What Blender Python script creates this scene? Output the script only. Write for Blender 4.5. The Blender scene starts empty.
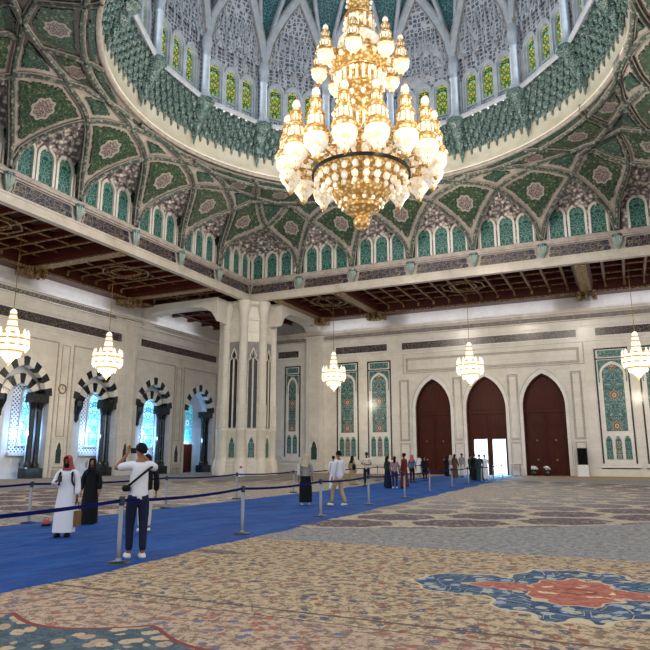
import bpy, math, random
from math import sin, cos, pi, sqrt, radians, atan2, hypot, floor
from mathutils import Vector, Matrix
random.seed(7)
SC = bpy.context.scene
COL = SC.collection
# ---------------------------------------------------------------- camera, world, lights
cam = bpy.data.cameras.new('camera'); camo = bpy.data.objects.new('camera', cam); COL.objects.link(camo)
camo.location = (12.6, -30.8, 1.6); camo.rotation_euler = (radians(90+11.77), radians(0.0), radians(25.25))
cam.sensor_width = 36; cam.lens = 633.5/650*36; cam.clip_end = 400; cam.clip_start = .1
SC.camera = camo
w = bpy.data.worlds.new('daylight'); SC.world = w; w.use_nodes = True
bg = w.node_tree.nodes['Background']; bg.inputs[0].default_value = (0.93, 0.95, 1.0, 1); bg.inputs[1].default_value = 1.15
SC.view_settings.view_transform = 'Standard'; SC.view_settings.look = 'None'
SC.view_settings.gamma = 1; SC.view_settings.use_curve_mapping = False
SC.view_settings.exposure = 0.1
def area(name, loc, rot, sx, sy, power, col, spread=180):
    l = bpy.data.lights.new(name, 'AREA'); l.shape = 'RECTANGLE'; l.size = sx; l.size_y = sy; l.energy = power; l.color = col; l.spread = radians(spread)
    o = bpy.data.objects.new(name, l); COL.objects.link(o); o.location = loc; o.rotation_euler = rot
    return o
def lamp(name, loc, power, col, rad=.5):
    l = bpy.data.lights.new(name, 'POINT'); l.energy = power; l.color = col; l.shadow_soft_size = rad
    o = bpy.data.objects.new(name, l); COL.objects.link(o); o.location = loc
    return o
# light of the great chandelier (unseen lamps added in the air outside its lantern ring)
RCX, RCY = 0.55, -0.6
for k in range(6):
    a = k*pi/3+.3
    lamp('chandelier_lamp', (RCX+8.6*cos(a), RCY+8.6*sin(a), 17.6), 1350, (1.0, .90, .77), .6)
# daylight through the tall windows of the left wall recesses
for y in (-2.5, 4.8, 11.7, 18.7, 25.1):
    lamp('recess_daylight', (-29.35, y-.7, 3.4), 260, (.30, .58, 1.0), .2)
# daylight through the open door
area('door_daylight', (0.9, 30.6, 1.7), (radians(-90), 0, 0), 2.4, 2.8, 900, (.4, .75, 1.0))
# daylight through the drum windows (one lamp per side of the drum)
for k in range(16):
    a = radians(22.5*k)
    area('drum_window_daylight', (RCX+12.75*cos(a), RCY+12.75*sin(a), 28.3), (0, radians(90), a), 2.4, 4.2, 130, (.72, .86, 1.0))
# cove lamps washing the upper wall under the timber ceiling
for x in (-12, -3, 4, 14): area('cove_light', (x, 27.6, 15.0), (radians(60), 0, 0), 7, 1.2, 36, (.8, .84, 1.0))
for y in (-4, 7, 20): area('cove_light', (-27.6, y, 15.0), (radians(60), 0, radians(90)), 7, 1.2, 36, (.8, .84, 1.0))

# ---------------------------------------------------------------- helpers
def lin(h):
    h = h.lstrip('#'); c = [int(h[i:i+2], 16)/255 for i in (0, 2, 4)]
    return tuple((x/12.92 if x <= .04045 else ((x+.055)/1.055)**2.4) for x in c) + (1,)
class N:
    nt = None
    def __init__(s, sock): s.s = sock
    @staticmethod
    def m(op, *a):
        n = N.nt.nodes.new('ShaderNodeMath'); n.operation = op
        for i, v in enumerate(a):
            if isinstance(v, N): N.nt.links.new(v.s, n.inputs[i])
            else: n.inputs[i].default_value = v
        return N(n.outputs[0])
    def __add__(a, b): return N.m('ADD', a, b)
    __radd__ = __add__
    def __sub__(a, b): return N.m('SUBTRACT', a, b)
    def __rsub__(a, b): return N.m('SUBTRACT', b, a)
    def __mul__(a, b): return N.m('MULTIPLY', a, b)
    __rmul__ = __mul__
    def __truediv__(a, b): return N.m('DIVIDE', a, b)
    def __lt__(a, b): return N.m('LESS_THAN', a, b)
    def __gt__(a, b): return N.m('GREATER_THAN', a, b)
def nabs(a): return N.m('ABSOLUTE', a)
def nsin(a): return N.m('SINE', a)
def nfr(a): return N.m('FRACT', a)
def nfl(a): return N.m('FLOOR', a)
def nmin(a, b): return N.m('MINIMUM', a, b)
def nmax(a, b): return N.m('MAXIMUM', a, b)
def nsq(a): return N.m('SQRT', a)
def npp(a, p): return N.m('PINGPONG', a, p)
def node(t, **kw):
    n = N.nt.nodes.new(t)
    for k, v in kw.items(): setattr(n, k, v)
    return n
def comb(x, y, z=0.0):
    n = node('ShaderNodeCombineXYZ')
    for i, v in enumerate((x, y, z)):
        if isinstance(v, N): N.nt.links.new(v.s, n.inputs[i])
        else: n.inputs[i].default_value = v
    return n.outputs[0]
def coords(kind='Object'):
    n = node('ShaderNodeTexCoord'); s = node('ShaderNodeSeparateXYZ'); N.nt.links.new(n.outputs[kind], s.inputs[0])
    return N(s.outputs[0]), N(s.outputs[1]), N(s.outputs[2])
def vor(vec, scale=1, feat='F1', rnd=1.0, out='Distance', dims='3D'):
    n = node('ShaderNodeTexVoronoi', feature=feat, voronoi_dimensions=dims); N.nt.links.new(vec, n.inputs['Vector'])
    n.inputs['Scale'].default_value = scale; n.inputs['Randomness'].default_value = rnd
    return N(n.outputs[out])
def noise(vec, scale=1, det=2, rough=.5, dist=0.0):
    n = node('ShaderNodeTexNoise'); N.nt.links.new(vec, n.inputs['Vector'])
    n.inputs['Scale'].default_value = scale; n.inputs['Detail'].default_value = det; n.inputs['Roughness'].default_value = rough; n.inputs['Distortion'].default_value = dist
    return N(n.outputs[0])
def mix(f, a, b):
    n = node('ShaderNodeMix', data_type='RGBA')
    if isinstance(f, N): N.nt.links.new(f.s, n.inputs[0])
    else: n.inputs[0].default_value = f
    for i, v in ((6, a), (7, b)):
        if isinstance(v, str): v = lin(v)
        if isinstance(v, tuple): n.inputs[i].default_value = v
        else: N.nt.links.new(v, n.inputs[i])
    return n.outputs[2]
def ramp(f, stops, interp='LINEAR'):
    n = node('ShaderNodeValToRGB'); N.nt.links.new(f.s, n.inputs[0]); cr = n.color_ramp; cr.interpolation = interp
    while len(cr.elements) < len(stops): cr.elements.new(.5)
    for e, (p, c) in zip(cr.elements, stops): e.position = p; e.color = lin(c) if isinstance(c, str) else c
    return n.outputs[0]
def smooth(v, a, b):
    n = node('ShaderNodeMapRange', interpolation_type='SMOOTHSTEP'); N.nt.links.new(v.s, n.inputs[0])
    n.inputs[1].default_value = a; n.inputs[2].default_value = b
    return N(n.outputs[0])
MATS = {}
def mat(name, fn=None, color=None, rough=.5, metal=0.0, spec=.5, emit=0.0, bump=None, bstr=.3, bdist=.02, coat=0):
    """fn() builds nodes and returns a colour socket; bump() returns a height N"""
    m = bpy.data.materials.new(name); m.use_nodes = True; nt = m.node_tree; N.nt = nt
    b = nt.nodes['Principled BSDF']
    b.inputs['Roughness'].default_value = rough; b.inputs['Metallic'].default_value = metal
    b.inputs['Specular IOR Level'].default_value = spec
    if coat: b.inputs['Coat Weight'].default_value = coat; b.inputs['Coat Roughness'].default_value = .08
    c = None
    if fn: c = fn()
    if c is not None and not isinstance(c, tuple): nt.links.new(c, b.inputs['Base Color'])
    else: b.inputs['Base Color'].default_value = lin(color) if color else c
    if emit:
        b.inputs['Emission Strength'].default_value = emit
        if c is not None and not isinstance(c, tuple): nt.links.new(c, b.inputs['Emission Color'])
        else: b.inputs['Emission Color'].default_value = lin(color)
    if bump:
        h = bump(); bn = node('ShaderNodeBump'); bn.inputs['Strength'].default_value = bstr; bn.inputs['Distance'].default_value = bdist
        nt.links.new(h.s, bn.inputs['Height']); nt.links.new(bn.outputs[0], b.inputs['Normal'])
    MATS[name] = m
    return m
def plain(name, color, rough=.6, var=.12, scale=3.0, **kw):
    def fn():
        x, y, z = coords(); v = noise(comb(x, y, z), scale, 3)
        c = lin(color); d = tuple(max(0, q*(1-var*1.6)) for q in c[:3])+(1,); e = tuple(min(1, q*(1+var)) for q in c[:3])+(1,)
        return ramp(v, [(.3, d), (.7, e)])
    return mat(name, fn, rough=rough, **kw)

class MB:
    def __init__(s): s.v = []; s.f = []; s.mi = []; s.T = None
    def add(s, vs, fs, mi=0):
        o = len(s.v)
        for p in vs:
            p = Vector(p)
            if s.T is not None: p = s.T @ p
            s.v.append(tuple(p))
        for f in fs: s.f.append(tuple(i+o for i in f)); s.mi.append(mi)
    def box(s, x0, x1, y0, y1, z0, z1, mi=0):
        s.add([(x0,y0,z0),(x1,y0,z0),(x1,y1,z0),(x0,y1,z0),(x0,y0,z1),(x1,y0,z1),(x1,y1,z1),(x0,y1,z1)],
              [(0,3,2,1),(4,5,6,7),(0,1,5,4),(1,2,6,5),(2,3,7,6),(3,0,4,7)], mi)
    def plate(s, poly, d0, d1, mi=0, back=False):
        """poly of (x,z) in the local wall frame, front at y=d0, back at y=d1"""
        n = len(poly); vs = [(p[0], d0, p[1]) for p in poly]+[(p[0], d1, p[1]) for p in poly]
        fs = [tuple(range(n))] + [(i, (i+1) % n, n+(i+1) % n, n+i) for i in range(n)]
        if back: fs.append(tuple(range(2*n-1, n-1, -1)))
        s.add(vs, fs, mi)
    def ring(s, a, b, d0, d1, mi=0, closed=True):
        """band between loops a and b (same length) raised from d1 to d0"""
        n = len(a); m = n if closed else n-1
        vs = [(p[0], d0, p[1]) for p in a]+[(p[0], d0, p[1]) for p in b]+[(p[0], d1, p[1]) for p in a]+[(p[0], d1, p[1]) for p in b]
        fs = []
        for i in range(m):
            j = (i+1) % n
            fs += [(i, j, n+j, n+i), (i, j, 2*n+j, 2*n+i), (n+i, n+j, 3*n+j, 3*n+i)]
        s.add(vs, fs, mi)
    def lathe(s, prof, seg=24, c=(0,0,0), mi=0, a0=0, a1=2*pi, sx=1, sy=1):
        full = abs(a1-a0-2*pi) < 1e-6; n = len(prof); k = seg if full else seg+1
        vs = []
        for i in range(k):
            a = a0+(a1-a0)*i/seg
            for r, z in prof: vs.append((c[0]+r*cos(a)*sx, c[1]+r*sin(a)*sy, c[2]+z))
        fs = []
        for i in range(seg):
            j = (i+1) % k
            for q in range(n-1):
                fs.append((i*n+q, j*n+q, j*n+q+1, i*n+q+1))
        s.add(vs, fs, mi)
    def tube(s, path, r, seg=8, mi=0, caps=True):
        P = [Vector(p) for p in path]; n = len(P); R = r if isinstance(r, (list, tuple)) else [r]*n
        vs = []; u = None
        for i in range(n):
            t = (P[min(i+1, n-1)]-P[max(i-1, 0)]).normalized()
            if u is None: u = t.orthogonal().normalized()
            else: u = (u-t*u.dot(t)).normalized()
            w_ = t.cross(u)
            for k in range(seg):
                a = 2*pi*k/seg; vs.append(P[i]+(u*cos(a)+w_*sin(a))*R[i])
        fs = [(i*seg+k, i*seg+(k+1) % seg, (i+1)*seg+(k+1) % seg, (i+1)*seg+k) for i in range(n-1) for k in range(seg)]
        if caps: fs += [tuple(range(seg-1, -1, -1)), tuple(range((n-1)*seg, n*seg))]
        s.add(vs, fs, mi)
    def grid(s, fn, nu, nv, mi=0):
        vs = [fn(i/nu, j/nv) for j in range(nv+1) for i in range(nu+1)]
        fs = [(j*(nu+1)+i, j*(nu+1)+i+1, (j+1)*(nu+1)+i+1, (j+1)*(nu+1)+i) for j in range(nv) for i in range(nu)]
        s.add(vs, fs, mi)
    def ball(s, c, r, seg=10, rings=6, mi=0, sz=1):
        s.lathe([(max(1e-4, r*sin(pi*i/rings)), -r*cos(pi*i/rings)*sz) for i in range(rings+1)], seg, c, mi)
    def build(s, name, mats, parent=None, loc=(0,0,0), rz=0, smooth=False, rel=False):
        me = bpy.data.meshes.new(name)
        if rel:
            loc = Vector(loc); me.from_pydata([tuple(Vector(p)-loc) for p in s.v], [], s.f)
        else: me.from_pydata(s.v, [], s.f)
        for m in (mats if isinstance(mats, (list, tuple)) else [mats]): me.materials.append(MATS[m])
        for p, i in zip(me.polygons, s.mi): p.material_index = i; p.use_smooth = smooth
        me.update(); o = bpy.data.objects.new(name, me); COL.objects.link(o)
        o.location = loc; o.rotation_euler = (0, 0, rz)
        if parent: o.parent = parent
        return o
def tag(o, label=None, cat=None, group=None, kind=None):
    if label: o['label'] = label
    if cat: o['category'] = cat
    if group: o['group'] = group
    if kind: o['kind'] = kind
    return o
def empty(name, loc=(0,0,0), rz=0, **kw):
    o = bpy.data.objects.new(name, None); COL.objects.link(o); o.location = loc; o.rotation_euler = (0, 0, rz); o.empty_display_size = .2
    return tag(o, **kw)
def kids(o): return list(o.children)
def copy_tree(o, parent=None):
    c = o.copy(); COL.objects.link(c); c.parent = parent
    for ch in kids(o): copy_tree(ch, c)
    return c
def arch(hw, z0, zs, zt, n=8, cx=0, c=.45):
    """pointed arch outline, from bottom left round to bottom right"""
    Rr = hw*(1+c); H = sqrt(Rr*Rr-(c*hw)**2); am = math.acos(c*hw/Rr)
    L = [(cx-hw, z0)]
    for i in range(n+1):
        a = am*i/n; L.append((cx-(Rr*cos(a)-c*hw), zs+(zt-zs)*Rr*sin(a)/H))
    Rt = [(2*cx-x, z) for x, z in L[:-1]][::-1]
    return L+Rt
def rect(x0, x1, z0, z1): return [(x0, z0), (x0, z1), (x1, z1), (x1, z0)]
def crom(K, n=8):
    out = []
    for i in range(len(K)-1):
        p0 = Vector(K[max(i-1, 0)]); p1 = Vector(K[i]); p2 = Vector(K[i+1]); p3 = Vector(K[min(i+2, len(K)-1)])
        if i == 0: p0 = p1*2-p2
        if i == len(K)-2: p3 = p2*2-p1
        for j in range(n):
            t = j/n
            out.append(.5*((2*p1)+(p2-p0)*t+(2*p0-5*p1+4*p2-p3)*t*t+(3*p1-p0-3*p2+p3)*t**3))
    out.append(Vector(K[-1]))
    return out
# ---------------------------------------------------------------- materials
def f_marble(c1, c2, c3, bw=1.6, bh=.8, joint='#8f887b', jw=.012):
    def fn():
        x, y, z = coords(); u = x+y
        v = noise(comb(x, y, z), .8, 6, .6, .6); base = ramp(v, [(.3, c1), (.5, c2), (.72, c3)])
        row = nfl(z/bh); uu = nfr(u/bw+row*.5); vv = nfr(z/bh)
        j = nmax((nabs(uu-.5) > (.5-jw/bw)), (nabs(vv-.5) > (.5-jw/bh)))
        return mix(j*.32, base, joint)
    return fn
mat('wall_marble', f_marble('#cac3b8', '#d4cec3', '#ddd8ce', jw=.01), rough=.2, spec=.5)
mat('cream_marble', f_marble('#cdc6b6', '#d6cfc0', '#dfd9cc', 2.2, 1.1), rough=.3, spec=.5)
mat('beam_marble', f_marble('#b3a99b', '#c4bbae', '#d0c8bd', 1.4, 3.0), rough=.25)
mat('band_marble', f_marble('#c5bda8', '#d3ccba', '#ddd8ca', 1.2, 5.0, '#b8b09c'), rough=.35)
mat('white_marble', f_marble('#cfcbc4', '#dad6cf', '#e6e3de', 1.5, .9), rough=.2)
plain('pale_stone', '#ada39b', .55, .16, 2.5)
plain('grey_stone', '#8d8884', .5, .15, 3)
plain('drum_stone', '#aeb6c0', .5, .1, 2)
plain('black_marble', '#1b2024', .16, .4, 4)
plain('bracket_stone', '#8fa39c', .5, .2, 3)
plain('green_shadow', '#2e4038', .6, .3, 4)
def f_braid():
    x, y, z = coords(); v = vor(comb(x, y, z), 4.5)
    return ramp(v, [(.0, '#a3a197'), (.3, '#7c8178'), (.5, '#434d47')])
mat('rib_braid', f_braid, rough=.55)
plain('rib_edge', '#9a928a', .55, .18, 3)
def f_panel():
    x, y, z = coords(); p = comb(x, y, z*.7)
    v = vor(p, 2.8); e = vor(p, 3.6, 'DISTANCE_TO_EDGE'); n = noise(p, 2.2, 3)
    base = ramp(n, [(.35, '#1f382f'), (.65, '#32472f')])
    c = mix((v < .24)*.75, base, '#7e8a68')
    c = mix((v < .11), c, '#7a4038')
    c = mix((e < .05)*.22, c, '#94a28a'); c = mix(((vor(p, 6.0)) < .22)*.5, c, '#8d9a74')
    r = nsq(x*x+y*y*1.0)
    c2 = ramp(vor(p, 9, 'DISTANCE_TO_EDGE'), [(.0, '#b9b2a8'), (.12, '#5f4a50'), (.3, '#4b3d45')])
    wob = r+nsin(N.m('ARCTAN2', y, x)*8)*.05
    c = mix((wob < .62), c, '#aaa39a'); return mix((wob < .5), c, c2)
mat('vault_tile', f_panel, rough=.4)
def f_panel2():
    x, y, z = coords(); p = comb(x, y, z*.7)
    v = vor(p, 2.9); e = vor(p, 3.8, 'DISTANCE_TO_EDGE'); n = noise(p, 2.2, 3)
    base = ramp(n, [(.35, '#1f3b38'), (.65, '#2c4a3a')])
    c = mix((v < .22)*.7, base, '#7f917c'); c = mix((v < .1), c, '#6b4a48')
    c = mix(((vor(p, 6.0)) < .22)*.5, c, '#8d9f86'); return mix((e < .05)*.2, c, '#94a79a')
mat('vault_tile_plain', f_panel2, rough=.4)
def f_lancet(a, b, hi, dk):
    def fn():
        x, y, z = coords(); X = nabs(x)+nabs(y)*.97; p = comb(X, 0.0, z)
        v = vor(p, 3.0); e = vor(p, 3.6, 'DISTANCE_TO_EDGE'); n = noise(p, 2.5, 2)
        c = ramp(n, [(.4, a), (.6, b)])
        c = mix((e < .07)*.8, c, hi); c = mix((v < .2)*.8, c, dk); return mix((v < .1), c, hi)
    return fn
mat('lancet_tile', f_lancet('#174a45', '#235a50', '#6f978c', '#1d3568'), rough=.3)
mat('lancet_tile_brown', f_lancet('#35504a', '#5d5750', '#9fa89a', '#4c2f38'), rough=.3)
def f_arab():
    x, y, z = coords(); X = nabs(x); p = comb(X, y*0.0, z)
    sw = noise(comb(X*1.0, 0.0, z), 2.3, 2, .5, 1.6)
    line = nabs(sw-.5)
    e = vor(p, 4.2, 'DISTANCE_TO_EDGE'); v = vor(p, 4.2); n = noise(p, 1.2, 1)
    c = ramp(n, [(.4, '#274340'), (.62, '#30565c')])
    c = mix((v < .17), c, '#7c5a2c'); c = mix((line < .02), c, '#8fb0a4'); c = mix((e < .035)*.5, c, '#5f8c88')
    # medallions down the middle
    zz = npp(z, 1.3); r = nabs(X)+nabs(zz)*.8; w = r+nsin(N.m('ARCTAN2', zz, X)*6)*.04
    c = mix((w < .42), c, '#b6975c'); c = mix((w < .36), c, '#74342c'); c = mix((w < .22), c, '#b9ab93'); return mix((w < .12), c, '#3c7a76')
mat('arabesque_tile', f_arab, rough=.2)
def f_script(bgc, inkc, s=1.0):
    def fn():
        x, y, z = coords(); u = (x+y)*s
        a = noise(comb(u*2.4, 0.0, z*1.8*s), 1.0, 2, .6, 1.2); b = vor(comb(u*1.6, 0.0, z*2.0*s), 1, 'DISTANCE_TO_EDGE')
        k = nmax((nabs(a-.5) < .014), (b < .035)); k2 = noise(comb(u*.5, 0.0, z), 1.0, 1)
        return mix(k*.75, bgc, inkc)
    return fn
mat('script_frieze', f_script('#15143a', '#94835c', 1.5), rough=.3)
mat('wall_script', f_script('#241d2c', '#8d7e6e', 2.6), rough=.22)
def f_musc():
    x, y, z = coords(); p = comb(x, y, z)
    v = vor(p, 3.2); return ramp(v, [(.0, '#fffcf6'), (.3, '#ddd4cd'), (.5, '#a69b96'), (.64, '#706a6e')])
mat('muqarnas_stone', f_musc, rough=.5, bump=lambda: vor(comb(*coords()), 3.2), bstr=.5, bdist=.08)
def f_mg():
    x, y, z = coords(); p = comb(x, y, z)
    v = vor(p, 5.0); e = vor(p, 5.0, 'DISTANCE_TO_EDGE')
    c = ramp(v, [(.0, '#86a09b'), (.28, '#466a66'), (.5, '#1f3f3e')]); return mix((e < .05)*.7, c, '#a3b2ae')  # pale cell edges are painted highlights that add relief to the pendants
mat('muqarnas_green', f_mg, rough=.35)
def f_dtile():
    x, y, z = coords(); p = comb(x, y, z); v = vor(p, 3.4); e = vor(p, 4.2, 'DISTANCE_TO_EDGE')
    c = mix((e < .05)*.7, '#1f5358', '#7fa3a8'); return mix((v < .13), c, '#244a86')
mat('dome_tile', f_dtile, rough=.35)
def f_latt():
    x, y, z = coords(); p = comb(x, y, z); e = vor(p, 3.0, 'DISTANCE_TO_EDGE', .35)
    e2 = vor(p, 6.0, 'DISTANCE_TO_EDGE'); c = ramp(e, [(.0, '#c3c6cc'), (.11, '#b4b8c0'), (.15, '#46526a'), (.5, '#2c3a52')])
    return mix((e2 < .05)*.8, c, '#aeb3bc')
mat('dome_lattice', f_latt, rough=.5)
def f_wood():
    x, y, z = coords(); n = noise(comb(x*.6, y*.6, z*6), 3, 4, .6, .4); return ramp(n, [(.3, '#34100a'), (.5, '#4c190d'), (.7, '#602512')])
mat('ceiling_wood', f_wood, rough=.4)
def f_gwood():
    x, y, z = coords(); p = comb(x, y, z); v = vor(p, 5); e = vor(p, 6, 'DISTANCE_TO_EDGE')
    c = ramp(v, [(.1, '#b0935a'), (.35, '#84652f'), (.6, '#47260f')]); return mix((e < .05)*.8, c, '#c4ab74')
mat('gilded_wood', f_gwood, rough=.4)
def f_door():
    x, y, z = coords(); n = noise(comb(x*5, y, z*.5), 2, 4, .6, .3); return ramp(n, [(.3, '#300d03'), (.55, '#431505'), (.75, '#551e08')])
mat('door_wood', f_door, rough=.5, spec=.2)
mat('gold', color='#c9973e', rough=.3, metal=.85)
mat('brass', color='#8f7440', rough=.4, metal=.7)
mat('steel', color='#787c82', rough=.3, metal=.9)
mat('dark_steel', color='#3a3d42', rough=.35, metal=.8)
mat('chrome_white', color='#e2e2e2', rough=.4)
# chandelier: lit gold and lit frosted crystal
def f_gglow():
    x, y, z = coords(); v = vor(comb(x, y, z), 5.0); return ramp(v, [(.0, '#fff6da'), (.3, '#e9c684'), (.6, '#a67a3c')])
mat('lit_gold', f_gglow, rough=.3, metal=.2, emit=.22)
def f_cglow():
    x, y, z = coords(); v = vor(comb(x, y, z), 6.5); return ramp(v, [(.0, '#ffffff'), (.45, '#fff8e8'), (.75, '#ead3a4')])
mat('lit_crystal', f_cglow, rough=.2, emit=.34)
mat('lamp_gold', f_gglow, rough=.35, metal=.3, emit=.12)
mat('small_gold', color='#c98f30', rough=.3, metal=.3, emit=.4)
mat('small_crystal', color='#fffae4', rough=.2, emit=.8)
# stained glass
def f_stain():
    x, y, z = coords(); X = nabs(x); p = comb(X, 0.0, z); v = vor(p, 3.2)
    e = vor(p, 3.2, 'DISTANCE_TO_EDGE'); h = noise(comb(X*1.5, 0.0, z*1.1), 1.6, 2)
    c = ramp(h, [(.36, '#6fb0b0'), (.44, '#55783a'), (.54, '#8b9440'), (.66, '#d3c878')])
    c = mix((v < .2), c, '#b8873a'); return mix((e < .07), c, '#2c3a18')
mat('stained_glass', f_stain, rough=.2, emit=.6)
def f_blueglass():
    x, y, z = coords(); X = nabs(x); p = comb(X, 0.0, z); e = vor(p, 2.6, 'DISTANCE_TO_EDGE'); g = nmax((nabs(nfr(x*2.2)-.5) > .44), (nabs(nfr(z*1.6)-.5) > .45))
    r = nabs(nsq(x*x+(z-.9)*(z-.9)*.35)-.34)
    c = ramp(noise(p, 1.2, 1), [(.35, '#4fc4e4'), (.6, '#b9f2fb')]); c = mix((e < .05), c, '#1f6f94')
    c = mix((r < .04), c, '#4f8fa6'); return mix(g*(z < -.6)*.8, c, '#2b6f84')
mat('blue_glass', f_blueglass, rough=.2, emit=1.1)
def f_ll():
    x, y, z = coords(); a = nabs(nfr((x+z)*3.0)-.5); b = nabs(nfr((x-z)*3.0)-.5); return mix(nmin((a < .3), (b < .3)), '#d3dbe6', '#465468')
mat('screen_lattice', f_ll, rough=.5, emit=.25)
def f_teal():
    x, y, z = coords(); X = nabs(x); p = comb(X, 0.0, z); e = vor(p, 2.4, 'DISTANCE_TO_EDGE'); r = nsq(x*x+z*z)
    c = mix((e < .05), '#3f9fb4', '#8fd2dc'); return mix((r < .3)*(r > .18), c, '#dff4f4')
mat('teal_glass', f_teal, rough=.2, emit=.5)
mat('jamb_marble', f_marble('#c4c8cf', '#d2d5da', '#dfe1e4', 1.6, 1.6), rough=.25)
mat('bright_outdoors', color='#e6f4ff', rough=.6, emit=1.6)
def f_run():
    x, y, z = coords(); n = noise(comb(x*1.2, y*.5, 0.0), 1.2, 4, .6, .5); return ramp(n, [(.3, '#003274'), (.55, '#024186'), (.75, '#085096')])
mat('blue_cloth', f_run, rough=.75, spec=.2, bump=lambda: noise(comb(coords()[0]*.9, coords()[1]*.35, 0.0), 1.6, 3, .5, .8), bstr=.9, bdist=.25)
mat('belt', color='#0a1250', rough=.9, spec=.1)
mat('black_plastic', color='#0a0b0d', rough=.35)
mat('screen_glass', color='#050608', rough=.6, spec=.1)
def f_carpet():
    x, y, z = coords()
    # fine floral ground shared by every field
    p1 = comb(x, y, 0.0)
    wv = comb(x+nsin(y*3.1)*.12, y+nsin(x*2.7)*.12, 0.0)
    v1 = vor(wv, 5.0); v2 = vor(p1, 11.0); e1 = vor(wv, 3.4, 'DISTANCE_TO_EDGE'); n1 = noise(p1, 7.5, 4, .8); n0 = noise(p1, .35, 2)
    cr = node('ShaderNodeTexVoronoi'); N.nt.links.new(wv, cr.inputs['Vector']); cr.inputs['Scale'].default_value = 5.0
    sp = node('ShaderNodeSeparateColor'); N.nt.links.new(cr.outputs['Color'], sp.inputs[0]); hue = N(sp.outputs[0])
    def floral(base, dark, red, blue, dens=1.0, ln=None):
        c = mix(smooth(n1, .45, .58)*.8, base, dark)
        c = mix((nabs(e1-.11) < .016)*(.6 if ln is None else .75), c, ln or dark)
        vn = v1+(n1-.5)*.45; m = (vn < .28*dens)*(vn > .07); c = mix(m*.9, c, mix((hue > .5), red, blue)); c = mix((v2 < .15)*.6, c, dark)
        return c
    beige = mix(n0, floral('#b19c7e', '#564841', '#7d4a3e', '#3c4660'), floral('#baa586', '#5b4c45', '#8a5446', '#465066'))
    # grey-blue field around the great round medallion
    grey = floral('#8f8d8a', '#5d5f63', '#a08f80', '#5a6170', .8)
    # great round medallion under the dome: polar cartouches
    dx = x-.55; dy = y+.6; r = nsq(dx*dx+dy*dy); th = N.m('ARCTAN2', dy, dx)
    rr = r*.58+.1; row = nfl(rr); au = nfr(th*(36/(2*pi))+row*.5)-.5; av = nfr(rr)-.5
    q = nsq(au*au*4.6+av*av*4.4)*.62+nabs(au)*.35+nsin(nabs(au)*30)*.03+nsin(nabs(av)*22)*.03
    cart = floral('#6a5c60', '#3c3842', '#a0917f', '#90887f'); crm = floral('#b3a793', '#85796a', '#a07f6c', '#71717a')
    cart2 = floral('#8e8a86', '#55555d', '#b0a08c', '#656b78')
    inner = mix(smooth(r, 10.5, 15.0), cart2, cart)
    med = mix((q < .70), crm, inner)
    med = mix((r < 8.0), med, floral('#a39a8c', '#5f5c60', '#8c5a50', '#4f5a70'))
    c = mix((r < 17.3), grey, med)
    # outer beige border field with the line bands
    c = mix((y < -19.25), c, beige); c = mix((y > 19.6), c, beige); c = mix((x < -19.6), c, mix(.5, beige, grey)); c = mix((x > 19.9), c, beige)
    ln = nmin(nabs(y+24.45), nabs(y+24.75)); c = mix((ln < .03)*.8, c, '#4b3a44')
    rose = floral('#b39c84', '#64504a', '#93584e', '#55607a')
    c = mix((y < -24.75), c, rose)
    # blue-grey field with scalloped edge beside the runner
    sc = y+25.55+nabs(nsin(x*1.9))*.32+nabs(nsin(x*.7+.4))*.25+(x-8.9)*.0
    c = mix((sc < .06)*(x < 9.35), c, '#7d3d3a'); c = mix((sc < 0.0)*(x < 9.25), c, floral('#52626a', '#36424b', '#a89078', '#b7a184', 1.5))
    # star medallions of the border, repeating along it
    def star(cx, cy, hx, hy):
        a = (x-cx)/hx; b = (y-cy)/hy; t = N.m('ARCTAN2', b, a); R = nmin(a*a/.27+b*b/.85, (nabs(a)-.58)*(nabs(a)-.58)/.15+b*b/.17)+nsin(a*26.0)*.09+nsin(b*22.0)*.08
        k = nabs(nsin(t*2.0))  # 0 on the axes
        lob = 1.0; R = nmin(R, nabs(a)*.9+nabs(b)*5.0)
        kk = nabs(a)*.9+nabs(b)*1.25
        return R, lob, kk, t
    for cx in (11.85, 3.2-1.9, 22.0):
        R, lob, kk, t = star(cx, -22.1, 2.1, 1.75)
        c = mix((R < lob), c, '#b9a98c'); c = mix((R < .9), c, floral('#425a74', '#24344e', '#8f9aa8', '#a8a594', 1.3, '#a9a890'))
        a = (x-cx)/2.1; b = (y+22.1)/1.75; R = nmin(a*a/.075+b*b/.24, (nabs(a)-.32)*(nabs(a)-.32)/.1+b*b/.02)+nsin(a*40.0)*.12+nsin(b*34.0)*.1; rl = 1.0; n9 = noise(p1, 4.0, 1)
        c = mix((R < rl), c, '#b9a184'); c = mix((R < .86), c, floral('#a86a58', '#874a40', '#c49a82', '#d0b090'))
        rg = nsq((x-cx)*(x-cx)*1.0+(y+22.1)*(y+22.1)*2.2); c = mix((nabs(rg-.42) < .04)*(n9 > .5), c, '#d0b99c'); c = mix((nabs(rg-.2) < .06)*(n9 < .52), c, '#7c4238')
    # small indigo palmette by the runner
    a = (x-6.05)/.45; b = (y+21.2)/.18; c = mix((a*a+b*b+nsin(x*22)*.3 < 1.0)*.75, c, '#4a4660')
    return c
mat('carpet', f_carpet, rough=.9, spec=.15)
# ---------------------------------------------------------------- floor
b = MB(); b.box(-29.2, 32, -44, 29.2, -.3, 0); fl = b.build('floor', 'carpet'); tag(fl, 'patterned carpet of beige, grey and blue fields with a great round medallion', kind='structure')
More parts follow.
